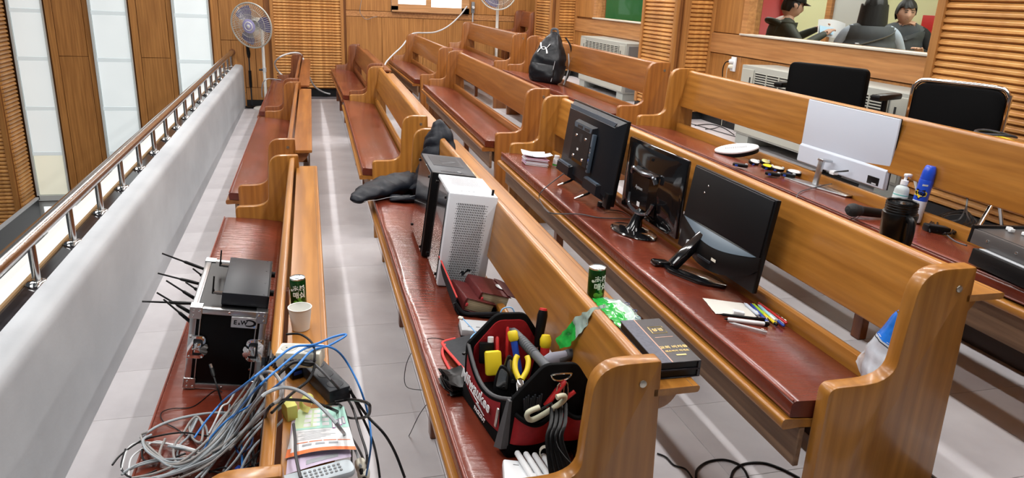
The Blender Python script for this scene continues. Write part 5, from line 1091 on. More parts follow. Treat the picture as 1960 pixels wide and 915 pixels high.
# ================================================================ fourth pew
wm = ST('monitor', 'white monitor seen from behind on a silver foot', 'monitor', 3, seat_pt(3, 2.355, 2.865), R(1))
wmm = mat('monitor_white', (.56, .61, .70), .45)
obj('panel', MB().rbox(.0, .010, -.306, .290, .075, .380, .003), wmm, wm); obj('screen', MB().rbox(.0095, .013, -.308, .292, .073, .382, .002), black, wm)
lb = obj('lower_housing', MB().prism(round_poly([(.002, .070, .004), (-.012, .076, .004), (-.010, .155, .004), (.002, .165, .002)]), -.302, .288, 'y', bev=.003), wmm, wm)
obj('port_recess', MB().rbox(-.0132, -.009, -.275, -.205, .083, .118, .002), black, lb); obj('port_label', MB().box(-.0136, -.0130, -.262, -.235, .085, .092), lightgrey, lb)
obj('video_plug', MB().tube([(-.026, -.10, .112), (-.040, -.09, .108), (-.058, -.05, .095)], [.006, .006, .004], 8, flat=.7), black, wm); obj('power_plug', MB().rbox(-.06, -.03, -.045, -.015, .078, .096, .004), white, wm)
fo = obj('foot', MB().prism([(-.16, .14), (-.135, -.02), (-.055, -.17), (.01, -.14), (.02, .03), (-.10, .15)], 0, .006, 'z', bev=.0015), alu, wm)
obj('neck', MB().rbox(-.075, -.060, .0, .03, .004, .125, .003, M=Matrix.Translation((0, .015, 0))), alu, wm); obj('arm', MB().rbox(-.078, -.02, .010, .05, .118, .130, .003), alu, wm)
for c_ in wm.children:
    if c_.name.split('.')[0] in ('panel', 'screen', 'lower_housing', 'video_plug', 'power_plug'): c_.rotation_euler = (0, -R(6.6), 0); c_.location = (.020, 0, 0)
for c_ in m2.children:
    if c_.name.split('.')[0] in ('shell', 'back_shell', 'stand_cover', 'logo_square'): c_.rotation_euler = (0, -R(4.5), 0); c_.location = (.008, 0, 0)
for c_ in tv.children:
    if c_.name.split('.')[0] != 'foot': c_.location = (-.012, 0, 0)
cable('dark lead with a grey ferrite trailing from the white monitor', [px(1592, 352, X=2.31), sl(3, 1575, 355, .012), sl(3, 1548, 362, .006), sl(3, 1530, 368, .004), sl(3, 1524, 382, .004), sl(3, 1530, 390, .002)], .0022, cab_dgrey)
ro = ST('wifi_router', 'white topped oval router with vent slots on the red cushion', 'router', 3, seat_pt(3, 2.245, 3.52), R(-30), lift=.020); ro.rotation_euler = (SEATR @ Matrix.Rotation(R(-30), 3, 'Z') @ Matrix.Rotation(R(17), 3, 'X') @ Matrix.Rotation(R(-17), 3, 'Y')).to_euler()
elp = [(.105*math.cos(a)*(1+.10*math.cos(2*a)), .062*math.sin(a)) for a in [2*math.pi*k/28 for k in range(28)]]
obj('base', MB().prism(elp, 0, .022, 'z', bev=.003), black, ro); tpc = obj('top_shell', MB().prism([(x*1.02, y*1.02) for x, y in elp], .020, .034, 'z', bev=.007), white, ro)
for k in range(11): obj('vent_slot', MB().box(-.058+k*.0105, -.053+k*.0105, -.012, .014, .0339, .0344, M=Matrix.Translation((0, 0, 0))), midgrey, tpc)
obj('name_mark', MB().box(.0, .045, .030, .034, .0339, .0343), lightgrey, tpc)
REC = 'earpiece receivers in a pile by the white monitor'
def earp(label, x, y, yaw, topm_, roll=0, sc=1.3):
    t = ST('earpiece_receiver', label, 'receiver', 3, sl(3, x, y, .012), R(yaw), REC); t.rotation_euler = (SEATR @ Matrix.Rotation(R(yaw), 3, 'Z') @ Matrix.Rotation(R(roll), 3, 'X')).to_euler()
    e = [(.030*sc*math.cos(a), .017*sc*math.sin(a)) for a in [2*math.pi*k/20 for k in range(20)]]
    obj('shell', MB().prism(e, -.006, .008, 'z', bev=.003), black, t); obj('face', MB().prism([(a*.86, b*.82) for a, b in e], .0078, .0095, 'z'), topm_, t)
    obj('clip', MB().rbox(.018*sc, .026*sc, -.006, .006, -.008, .014, .001, 1), lightgrey, t); obj('window', MB().box(-.026*sc, -.016*sc, -.0175*sc, -.015*sc, -.004, .005), bluem, t)
beige = mat('beige_sticker', (.55, .50, .40), .6)
for a in (('black earpiece receiver lying flat in front of the oval router', 1417, 317, -15, darkgrey, 0), ('tilted earpiece receiver with a white face beside the oval router', 1443, 311, 20, mat('pale_face', (.62, .60, .60), .5), 25), ('tilted earpiece receiver with a pale yellow face', 1464, 311, 25, mat('pale_yellow', (.70, .66, .28), .5), 25), ('earpiece receiver with a bright yellow strip', 1469, 320, 10, yellow, 15), ('earpiece receiver with a beige sticker in the middle of the pile', 1488, 324, 0, beige, 15), ('black ring shaped receiver at the front of the pile', 1479, 334, -8, black, 0), ('black receiver next to the ring shaped one', 1508, 336, -12, darkgrey, 0), ('receiver with a white face at the back of the pile', 1520, 331, -30, white, 20)): earp(*a)
mc = thing('microphone', 'black handheld microphone lying on the red cushion', 'microphone', sl(3, 1632, 402, .027), (0, R(7), R(2)))
obj('grille', MB().lathe([(.0, -.028), (.014, -.025), (.024, -.012), (.0265, 0), (.0265, .006), (.022, .024), (.019, .030)], 20, cap=False, M=Matrix.Rotation(R(90), 4, 'Y')), mat('mic_grille', (.012, .012, .012), .7, bump=.8, bscale=260, bdist=.002), mc)
obj('collar', MB().cyl((.026, 0, 0), (.036, 0, 0), .0215, n=18), darkgrey, mc); obj('body', MB().tube([(.03, 0, 0), (.09, 0, -.002), (.22, 0, -.005), (.24, 0, -.005)], [.020, .0185, .0165, .014], 18), black, mc)
cable('thin black wire under the microphone', [sl(3, 1650, 408, .003), sl(3, 1632, 418, .003), sl(3, 1612, 424, .002)], .0016, cab_black)
bo = ST('pump_bottle', 'clear hand sanitiser bottle with a white pump', 'bottle', 3, seat_pt(3, 2.318, 2.415), R(20))
obj('bottle', MB().lathe([(.0, .0), (.026, .001), (.0285, .006), (.0285, .108), (.024, .120), (.013, .127), (.013, .134)], 28, cap=False), mat('sanitiser_plastic', (.70, .78, .78), .25, trans=.35, ior=1.2), bo)
obj('label', MB().lathe([(.0288, .035), (.0288, .095)], 28, cap=False), mat('label_pale', (.66, .76, .77), .5), bo); obj('label_band', MB().lathe([(.0290, .086), (.0290, .090)], 28, cap=False), mat('label_teal', (.12, .50, .46), .5), bo)
obj('collar', MB().lathe([(.0145, .130), (.0145, .148), (.006, .150), (.006, .165)], 18), white, bo); obj('pump_head', MB().rbox(-.010, .036, -.009, .009, .163, .176, .005).tube([(.03, 0, .168), (.040, 0, .160)], [.005, .004], 8), white, bo)
sp = ST('spray_can', 'blue and white insect spray can with a yellow label', 'spray can', 3, seat_pt(3, 2.342, 2.335), R(-155))
spw = mat('spray_white', (.72, .77, .86), .3); spb = mat('spray_blue', (.012, .065, .52), .3, coat=.3)
obj('can', MB().lathe([(.026, 0), (.0268, .004), (.0268, .10)], 32), spw, sp); obj('blue_wrap', MB().lathe([(.0270, .088), (.0270, .168), (.0255, .174)], 32, cap=False), spb, sp)
obj('cap', MB().lathe([(.0255, .170), (.0262, .176), (.0245, .205), (.020, .225), (.0165, .230), (0, .229)], 28, cap=False), spb, sp)
def wrapm(name, pts, z, m_, Rr=.0272, par=sp, th=.0004):
    me = MB().prism(pts, 0, th, 'z').mesh(name, m_, 0); wrap(me, Rr, z, 0); return obj(name, me, None, par)
def dens(pts, n=5):
    o = []
    for (a, b), (c, d) in zip(pts, pts[1:]+pts[:1]): o += [(a+(c-a)*k/n, b+(d-b)*k/n) for k in range(n)]
    return o
wrapm('black_shield', dens([(-.017, .030), (0, .024), (.017, .030), (.016, .005), (0, -.012), (-.016, .005)]), .105, black)
yb_ = dens([(-.026, .006), (-.020, .014), (.020, .016), (.027, .010), (.024, -.004), (.006, -.006), (.0, -.015), (-.006, -.006), (-.022, -.006)])
wrapm('yellow_splash', yb_, .113, yellow, .0274)
me = text_mesh('에프킬라', .0125, bold=.0004); wrap(me, .0277, .117, 0); me.materials.clear(); me.materials.append(black); obj('lettering', me, None, sp)
wrapm('white_strip', dens([(.0, .0), (.020, .002), (.020, .009), (.0, .007)]), .148, lightgrey, .0272); wrapm('insect_print', dens([(-.006, 0), (.004, -.003), (.008, .002), (0, .004)]), .072, darkgrey, .027)
mg = thing('travel_mug', 'black insulated travel mug with steel inside on the pew shelf', 'mug', (1.667, 1.715, shelf_z(2)), (0, 0, R(-105))); mg.scale = (1.3, 1.3, 1.3)
obj('body', MB().lathe([(.030, 0), (.033, .004), (.037, .075), (.038, .080), (.0375, .088), (.0335, .090), (.0335, .108), (.0345, .110), (.0330, .114), (.031, .112), (.030, .085), (.028, .02), (0, .019)], 36, cap=False), mat('mug_black', (.004, .004, .0045), .28, spec=.35), mg)
for z in (.094, .100, .106): obj('thread', MB().tube([(.0338*math.cos(a), .0338*math.sin(a), z) for a in [2*math.pi*k/30 for k in range(31)]], .001, 6), black, mg)
obj('steel_liner', MB().lathe([(.0305, .108), (.029, .085), (.027, .021), (0, .020)], 32, cap=False), chrome, mg)
obj('handle', MB().tube(smooth_path([(.034, 0, .082), (.052, 0, .080), (.058, 0, .055), (.052, 0, .025), (.034, 0, .020)], 6), .007, 10, flat=1.3), black, mg)
pa = ST('power_adapter', 'black laptop style power adapter on the red cushion', 'adapter', 3, sl(3, 1790, 445), R(-15)); obj('brick', MB().rbox(-.045, .045, -.022, .022, 0, .028, .005), black, pa); obj('label', MB().box(-.03, .03, -.015, .015, .028, .0284), darkgrey, pa)
for k in range(4):
    dx, dy = k*7, (k*5) % 8
    cable('coil of black mains cable beside the power adapter', [sl(3, 1780+dx, 445-dy, .01), sl(3, 1782+dx, 425-dy, .02+.004*k), sl(3, 1810+dx*.6, 412-dy, .03), sl(3, 1850, 410-dy, .035+.004*k), sl(3, 1870-dx, 425, .03), sl(3, 1845-dx, 440, .02), sl(3, 1805+dx, 448, .012)], .0032, cab_black, group='coiled mains cable on the pew')
for k, P_ in enumerate(([px(1852, 375, X=2.40), px(1848, 400, X=2.385), sl(3, 1835, 420, .03), sl(3, 1812, 425, .02), sl(3, 1805, 440, .01), sl(3, 1825, 460, .008), sl(3, 1850, 470, .02)], [px(1853, 375, X=2.40), px(1850, 405, X=2.385), sl(3, 1858, 425, .02), sl(3, 1868, 445, .012), sl(3, 1866, 465, .02)])):
    cable('grey lead hanging through the gap in the pew back to the mixer', P_, .003, (cab_dgrey, mat('cable_mid_grey', (.14, .14, .14), .5))[k], group='grey leads to the mixer')
# ---- audio mixer on top of a black unit, at the near end
mxm = mat('mixer_metal', (.10, .095, .095), .35, .4)
bx_ = ST('audio_unit', 'flat black audio unit underneath the mixer', 'audio unit', 3, seat_pt(3, 2.20, 1.55), R(-8)); obj('case', MB().rbox(-.20, .165, -.20, .20, .004, .055, .003), black, bx_); obj('top_plate', MB().box(-.185, .16, -.19, .19, .055, .057), lightgrey, bx_)
for k in range(5): obj('dial', MB().cyl((-.12+.06*k, -.20, .03), (-.12+.06*k, -.207, .03), .010, n=14), darkgrey, bx_)
mx = ST('audio_mixer', 'dark audio mixer with rows of white faders', 'mixer', 3, seat_pt(3, 2.215, 1.60, .0575), R(-8))
obj('chassis', MB().prism([(-.16, 0), (.16, 0), (.16, .085), (-.16, .050)], -.19, .21, 'y', bev=.002), mxm, mx)
obj('end_cheek', MB().prism([(-.17, 0), (.17, 0), (.17, .095), (-.17, .058)], .21, .225, 'y', bev=.002), black, mx); obj('near_cheek', MB().prism([(-.17, 0), (.17, 0), (.17, .095), (-.17, .058)], -.205, -.19, 'y', bev=.002), lightgrey, mx)
for k in range(2): obj('front_panel', MB().rbox(-.16+.165*k, -.005+.165*k, -.2075, -.2045, .008, .046, .002), blackg, mx)
fdm = MB().rbox(-.009, .009, -.006, .006, 0, .011, .002).mesh('fader', white)
for i in range(14):
    for j in range(4): x = .12-.062*j; obj('fader', fdm, None, mx, loc=(x+.015*math.sin(i*2.1+j), .19-.0275*i, .0505+(x+.16)*.1094+.001))
for k in range(3): obj('screw', MB().lathe([(.005, 0), (.004, .003), (.001, .004)], 10, M=Matrix.Translation((-.171+.02*0, .14-.12*k, .026)) @ Matrix.Rotation(R(-90), 4, 'Y')), chrome, mx)
obj('side_rail', MB().rbox(-.171, -.158, -.19, .21, .0, .048, .002), mxm, mx)
# ---- backpack
bpm = mat('backpack_nylon', (.008, .0095, .013), .38, spec=.4, var=.35, scale=9, bump=.4, bscale=16, bdist=.01)
bp = ST('backpack', 'black backpack with a white emblem standing on the pew seat', 'backpack', 3, seat_pt(3, 2.20, 6.88), R(48))
def bpf(u, v):
    a = 2*math.pi*u; prof_ = [(0, .80), (.06, .97), (.25, 1.0), (.5, .93), (.72, .74), (.88, .46), (1, .12)]
    i = 0
    while i < len(prof_)-2 and v > prof_[i+1][0]: i += 1
    f = (v-prof_[i][0])/(prof_[i+1][0]-prof_[i][0]); s = prof_[i][1]*(1-f)+prof_[i+1][1]*f
    x = -.115*s*math.copysign(abs(math.cos(a))**.7, math.cos(a))-.02+.05*v*v; y = .165*s*math.copysign(abs(math.sin(a))**.75, math.sin(a)); z = .002+.475*v
    p = Vector((x, y, z)); w_ = noise.noise(p*11)*.016+noise.noise(p*25)*.007; return p+Vector((math.cos(a)*-w_, math.sin(a)*w_, 0))
obj('bag', MB().grid(bpf, 40, 26), bpm, bp, smooth=70)
def pkt(u, v): p = Vector(bpf(-.12+.24*u, .06+.30*v)); c_ = Vector((-.02, 0, p.z)); d = (p-c_).normalized(); return p+d*(.022*math.sin(u*math.pi)**.5*math.sin(v*math.pi)**.4)
obj('front_pocket', MB().grid(pkt, 16, 10), bpm, bp, smooth=70)
def pk3(u, v): p = Vector(bpf(-.36+.17*u, .04+.34*v)); return p+Vector((-.004, -.014*math.sin(u*3.14), 0))
obj('side_pocket', MB().grid(pk3, 10, 8), bpm, bp, smooth=70)
obj('top_handle', MB().tube(smooth_path([(.02, .035, .455), (.015, .025, .495), (.015, -.025, .497), (.02, -.04, .455)], 6), .011, 8, flat=.6), mat('grey_webbing', (.10, .105, .115), .7), bp)
obj('zip', MB().tube([Vector(bpf(-.10, .05+.4*k/10))+Vector((-.006, -.003, 0)) for k in range(11)], .003, 6), lightgrey, bp)
obj('strap', MB().tube(smooth_path([(.07, -.10, .44), (.085, -.165, .36), (.09, -.195, .22), (.085, -.19, .10), (.06, -.175, .04)], 7), .022, 10, flat=.35), bpm, bp); obj('strap_tail', MB().tube(smooth_path([(.05, -.165, .30), (.06, -.19, .18), (.04, -.185, .06), (.03, -.18, .01)], 6), .006, 8, flat=.4), lightgrey, bp)
# overlapping arcs emblem
def onb(y, z):
    best = min(((abs(Vector(bpf(u/200, z/.477)).y-y), u) for u in list(range(0, 45))+list(range(155, 200))), key=lambda q: q[0]); p = Vector(bpf(best[1]/200, z/.477)); return Vector((p.x-.006, y, z))
em = MB()
for s in (-1, 1):
    pts = []
    for k in range(13): a = R(-62+124*k/12); pts.append((math.sin(a)*.058, s*(.012-.105*(1-math.cos(a)))))
    up = [onb(.035-a, .315+b*-1) for a, b in pts]
    wv_ = [.003+.006*abs(k-6)/6 for k in range(13)]
    em.tube(up, wv_, 6, flat=.5)
obj('emblem', em, white, bp)
# ================================================================ floor air conditioners in the back wall recesses
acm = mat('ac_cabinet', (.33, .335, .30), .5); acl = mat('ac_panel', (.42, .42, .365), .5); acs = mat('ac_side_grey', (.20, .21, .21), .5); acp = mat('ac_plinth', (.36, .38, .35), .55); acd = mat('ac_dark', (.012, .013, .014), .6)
def aircon(label, y0, y1, X=3.36):
    z = TZ[4]; t = thing('air_conditioner', label, 'air conditioner', (X, y0, z), group='floor air conditioners'); L = y1-y0; D = XW-.025-X; Hh = .625
    obj('cabinet', MB().rbox(.003, D, 0, L, .085, Hh, .004), acm, t); obj('plinth', MB().box(.015, D, .02, .20, 0, .085), acp, t); obj('plinth', MB().box(.015, D, L-.20, L-.02, 0, .085), acp, t)
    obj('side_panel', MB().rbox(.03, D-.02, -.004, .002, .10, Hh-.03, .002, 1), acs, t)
    g0, g1 = .20, L-.20; gz0, gz1 = .40, .585
    obj('grille_recess', MB().box(-.001, .004, g0, g1, gz0, gz1), acd, t)
    sm = MB().rbox(-.008, 0, g0, g1, 0, .0075, .001, 1).mesh('grille_slat', acl)
    n = 11
    for k in range(n): obj('grille_slat', sm, None, t, loc=(0, 0, gz0+(gz1-gz0-.0075)*k/(n-1)))
    dm = MB().box(-.010, 0, 0, .010, gz0, gz1).mesh('grille_bar', acl); nb = 9
    for k in range(nb+1): obj('grille_bar', dm, None, t, loc=(0, g0+(g1-g0-.01)*k/nb, 0))
    for (a, b) in ((.02, g0-.02), (g1+.02, L-.02)):
        e = obj('end_door', MB().rbox(-.006, .002, a, b, .39, .60, .002, 1), acl, t); obj('handle_slot', MB().box(-.008, -.005, (a+b)/2-.012+(.04 if a < 1 else -.04), (a+b)/2+.004+(.04 if a < 1 else -.04), .45, .54), acd, e)
    obj('lower_panel', MB().rbox(-.004, .003, .02, L-.02, .10, .37, .002, 1), acl, t)
    return t
aircon('pale floor air conditioner below the far viewing window', 7.68, 9.13)
aircon('pale floor air conditioner behind the two black chairs', 3.52, 5.36)
# ---- wall outlets
ol = thing('wall_outlet', 'white wall outlet with a black plug beside the air conditioner', 'outlet', (XW-.028, 6.0, 1.235)); obj('plate', MB().rbox(-.008, .006, -.038, .038, 0, .125, .003), white, ol)
obj('plug', MB().lathe([(.022, 0), (.021, .02), (.012, .035)], 16, M=Matrix.Translation((-.008, .012, .085)) @ Matrix.Rotation(R(-90), 4, 'Y')), white, ol); obj('ivory_plug', MB().lathe([(.02, 0), (.018, .025), (.008, .035)], 16, M=Matrix.Translation((-.008, .012, .040)) @ Matrix.Rotation(R(-90), 4, 'Y')), ivory, ol)
cable('black lead hanging from the white wall outlet', [(XW-.07, 6.012, 1.32), (XW-.085, 6.05, 1.30), (XW-.08, 6.08, 1.22), (XW-.05, 6.08, 1.0), (XW-.04, 6.06, .74)], .005, cab_black)
cable('thin ivory lead hanging from the white wall outlet', [(XW-.07, 6.012, 1.275), (XW-.075, 6.02, 1.22), (XW-.05, 6.04, 1.0), (XW-.04, 6.05, .74)], .0028, mat('cable_ivory', (.55, .52, .42), .5))
for k, P_ in enumerate(([px(1330, 240, Z=.73), px(1360, 238, Z=.73), px(1385, 245, Z=.73), px(1405, 258, Z=.73)], [px(1350, 247, Z=.73), px(1365, 246, Z=.73), px(1385, 240, Z=.73), px(1390, 228, X=3.6)], [px(1320, 236, Z=.73), px(1345, 243, Z=.73), px(1375, 252, Z=.73), px(1410, 262, Z=.73)])):
    cable('dark cable lying on the floor below the back wall', P_, .004, cab_dgrey if k else cab_black, group='cables along the back wall')
fo_ = thing('wall_outlet', 'grey socket box with a white lead beside the small end window', 'outlet', (2.595, YW-.02, 1.50)); obj('box', MB().rbox(-.025, .025, -.035, 0, 0, .17, .004), midgrey, fo_); obj('plug', MB().cyl((0, -.035, .09), (0, -.07, .085), .02, n=14), white, fo_)
obj('conduit', MB().cyl((-.0, -.02, -.6), (0, -.02, 0), .012, n=10), lightgrey, fo_)
cable('white lead running from the end wall socket over the short pew back', [px(894, 12, Y=YW-.07), px(880, 30, Y=YW-.1), px(858, 50, Y=11.9), px(835, 61, Y=11.7), px(812, 63, Y=11.5), px(797, 63, Y=11.35), px(785, 68, Y=11.25), px(770, 88, Y=11.1), px(752, 105, Y=10.9), px(740, 118, Y=10.7), px(736, 126, Y=10.6)], .011, cab_white)
cable('grey wire hanging in a loop below the end wall moulding', [px(692, 0, Y=YW-.06), px(689, 22, Y=YW-.06), px(696, 34, Y=YW-.06), px(704, 37, Y=YW-.06), px(714, 33, Y=YW-.06), px(722, 32, Y=YW-.06)], .004, midgrey)
# row 1 white extension lead over the far pew back
pe = seat_pt(0, -.25, 8.75)
cable('white extension lead looped over the dark pew back by the fan', [px(545, 147, Z=.50), px(534, 138, Z=.55), px(526, 122, Z=.70), px(536, 109, Z=.84), px(556, 102, Z=.875), px(572, 102, Z=.872), px(579, 110, Z=.80), px(590, 142, Y=11.3), px(602, 165, Y=11.8), px(618, 176, Y=12.05), px(632, 180, Y=12.1)], .012, cab_white)
bl = ST('power_block', 'white extension block lying on the dark pew cushion', 'power strip', 0, sl(0, 543, 150), R(5)); obj('block', MB().rbox(-.05, .05, -.05, .05, 0, .045, .006), white, bl)
cable('grey lead sagging from the extension block to the fan', [sl(0, 538, 153, .02), sl(0, 520, 151, .02), px(510, 152, Y=9.6), px(503, 160, Y=10.4), px(501, 176, Y=11.2), px(502, 186, Y=11.45)], .007, lightgrey)
# ================================================================ fans
fanw = mat('fan_white', (.70, .70, .66), .4); fanp = mat('fan_blade_violet', (.17, .17, .40), .25, trans=.35, alpha=.9); fang = mat('fan_guard_wire', (.55, .55, .50), .4, .3)
def fan(label, base, head, rad, aim, pole_r=.022, base_r=.19):
    t = thing('stand_fan', label, 'fan', base, group='standing fans'); h = Vector(head)-Vector(base)
    obj('base', MB().lathe([(base_r, 0), (base_r, .015), (base_r*.9, .03), (.05, .045), (.03, .07)], 36), fanw, t)
    pz = h.z; obj('pole', MB().cyl((0, 0, .04), (0, 0, pz-.02), pole_r, n=16), fanw, t)
    cl = obj('clamp', MB().cyl((0, 0, pz*.45), (0, 0, pz*.45+.06), pole_r*1.35, n=16), lightgrey, t); obj('clamp_knob', MB().cyl((0, 0, pz*.45+.03), (-.07, -.03, pz*.45+.03), .014, n=10), darkgrey, cl)
    d = Vector(aim).normalized(); M = Matrix.Translation(h) @ d.to_track_quat('Z', 'Y').to_matrix().to_4x4()
    mo = obj('motor', MB().lathe([(.0, -.20), (.06, -.195), (.085, -.15), (.09, -.06), (.06, -.03)], 24, M=M, cap=False), fanw, t)
    gd = obj('guard_rim', MB().tube([M @ Vector((rad*math.cos(a), rad*math.sin(a), .05)) for a in [2*math.pi*k/48 for k in range(49)]], .011, 8), fang, t)
    wi = MB()
    for k in range(64):
        a = 2*math.pi*k/64; c, s = math.cos(a), math.sin(a)
        wi.tube([M @ Vector((r_*c, r_*s, z)) for r_, z in ((.05, .115), (rad*.5, .108), (rad*.85, .085), (rad, .05), (rad*.85, .0), (rad*.45, -.03), (.08, -.035))], .0026, 4, cap=False)
    for rr, z in ((rad*.5, .109), (rad*.75, .095)): wi.tube([M @ Vector((rr*math.cos(a), rr*math.sin(a), z)) for a in [2*math.pi*k/40 for k in range(41)]], .0026, 4)
    g2 = obj('guard_wires', wi, fang, t); g2['kind'] = 'stuff'
    for k in range(3):
        a0 = 2*math.pi*k/3
        def bl_(u, v, a0=a0): r_ = .06+(rad*.88-.06)*u; a = a0+(-.42+.95*v)*(.55+.6*math.sin(u*2.6)); return M @ Vector((r_*math.cos(a), r_*math.sin(a), .02+.05*(v-.5)))
        obj('blade', MB().grid(bl_, 10, 8, thick=.003), fanp, t, smooth=60)
    hb_ = obj('badge', MB().lathe([(.095, .112), (.10, .118), (.085, .124), (.055, .126), (.05, .130), (0, .131)], 28, cap=False, M=M), mat('fan_badge_lilac', (.36, .34, .58), .35), t); obj('badge_ring', MB().lathe([(.066, .127), (.060, .134), (.052, .131)], 28, cap=False, M=M), fanw, hb_); obj('badge_dot', MB().lathe([(.028, .130), (.02, .136), (0, .137)], 20, cap=False, M=M), fanw, hb_)
    return t
b_ = px(499, 203, Z=0); hd_ = px(486, 48, Y=11.62)
fan('white stand fan with violet blades by the parapet', (-.63, 11.83, 0), (-.735, 11.66, 1.235), .315, (-.42, -.82, -.12))
fan('white stand fan behind the pew in front of the end wall', (2.70, 10.9, TZ[4]), (2.66, 10.78, 1.86), .27, (-.15, -.95, .05))
ms = thing('microphone_stand', 'black microphone stand with a round base behind the fan', 'stand', (-.85, 12.03, 0)); obj('base', MB().lathe([(.10, 0), (.10, .012), (.03, .022)], 28), black, ms); obj('tube', MB().cyl((0, 0, .02), (-.0, 0, .78), .011, n=12), darkgrey, ms); obj('clutch', MB().cyl((0, 0, .30), (0, 0, .55), .022, n=12), black, ms); obj('clip', MB().tube([(0, 0, .74), (0, -.01, .80), (-.01, -.02, .93)], [.018, .028, .022], 12), black, ms)
# ================================================================ chairs behind the fourth pew
ch = thing('office_chair', 'black padded office chair with armrests behind the pew', 'chair', (2.93, 3.76, TZ[4]), (0, 0, R(22)))
pad = mat('chair_vinyl', (.003, .003, .0033), .6, spec=.08)
obj('backrest', MB().prism(round_poly([(-.245, .32, .05), (.245, .32, .05), (.245, .765, .04), (-.245, .765, .04)], 5), -.03, .025, 'x', bev=.012), pad, ch); obj('seat', MB().rbox(-.02, .34, -.24, .24, .40, .47, .03), pad, ch)
for s in (-1, 1):
    a_ = obj('armrest', MB().rbox(-.02, .24, s*.31-.03, s*.31+.03, .60, .635, .012), black, ch); obj('arm_post', MB().tube(smooth_path([(.10, s*.31, .60), (.12, s*.30, .50), (.16, s*.26, .42)], 5), .016, 10), black, a_)
obj('gas_post', MB().cyl((.12, 0, .08), (.12, 0, .40), .025, n=14), black, ch)
for k in range(5): a = 2*math.pi*k/5; f_ = obj('base_leg', MB().tube([(.12, 0, .10), (.12+.22*math.cos(a), .22*math.sin(a), .065)], [.025, .015], 8), black, ch); obj('castor', MB().cyl((.12+.22*math.cos(a)-.01, .22*math.sin(a), .028), (.12+.22*math.cos(a)+.014, .22*math.sin(a), .028), .028, n=14), black, f_)
c2 = thing('folding_chair', 'black cushioned chair with a chrome tube frame', 'chair', (2.93, 2.82, TZ[4]), (0, 0, R(22)))
bkp = round_poly([(-.200, .38, .07), (.200, .38, .07), (.200, .76, .06), (-.200, .76, .06)], 6); obj('backrest', MB().prism(bkp, -.018, .018, 'x', bev=.01), pad, c2); obj('seat', MB().rbox(.02, .42, -.19, .19, .42, .46, .02), pad, c2)
for s in (-1, 1):
    obj('leg', MB().cyl((-.10, s*.210, .01), (.30, s*.210, .43), .011, n=10), chrome, c2); obj('leg', MB().cyl((.40, s*.200, .01), (-.0, s*.200, .50), .011, n=10), chrome, c2)
fr2 = [(0, .212, .42)]+[(0, y, z) for y, z in [(.212, .72), (.208, .735), (.190, .76), (.155, .77), (0, .772), (-.155, .77), (-.190, .76), (-.208, .735), (-.212, .72)]]+[(0, -.212, .42)]
obj('frame_tube', MB().tube(smooth_path(fr2, 4), .011, 10), chrome, c2)
yb = thing('strap_bundle', 'yellow and grey strap bundle on the shelf behind the white monitor pew', 'strap', px(1925, 262, Z=shelf_z(3)).xyz, (0, 0, R(20)))
yb.location = (2.52, 2.235, shelf_z(3))
for k in range(4): obj('loop', MB().tube([(.045*math.cos(a)+.01*k, .07*math.sin(a), .008+.015*k+.004*math.sin(2*a)) for a in [2*math.pi*j/20 for j in range(21)]], .008, 8, flat=.6), (yellow, midgrey, yellow, darkgrey)[k], yb)
# ================================================================ the cry room: three people, toys, door
skin_m = mat('skin', (.58, .34, .24), .5); hair_m = mat('black_hair', (.012, .011, .011), .5, bump=.4, bscale=60, bstretch=(1, 1, .2)); olive = mat('olive_jacket', (.045, .050, .036), .6, var=.3, scale=14, bump=.3, bscale=12, bdist=.01); slate = mat('slate_vest', (.085, .095, .105), .6, var=.2, scale=10, bump=.25, bscale=10, bdist=.01); blksl = mat('black_sweater', (.012, .012, .013), .8); bluesl = mat('pale_blue_sleeve', (.45, .52, .62), .7, var=.15, scale=8); trous = mat('dark_trousers', (.03, .032, .04), .8); lip = mat('lip', (.42, .16, .13), .5)
FZ5 = .72
def tubes_body(segs):
    bm = MB()
    for path, rad, mi in segs: bm.tube(smooth_path(path, 5), [rad[min(int(i/5), len(rad)-2)]*(1-(i % 5)/5)+rad[min(int(i/5)+1, len(rad)-1)]*((i % 5)/5) for i in range((len(path)-1)*5+1)], 16, mi)
    return bm
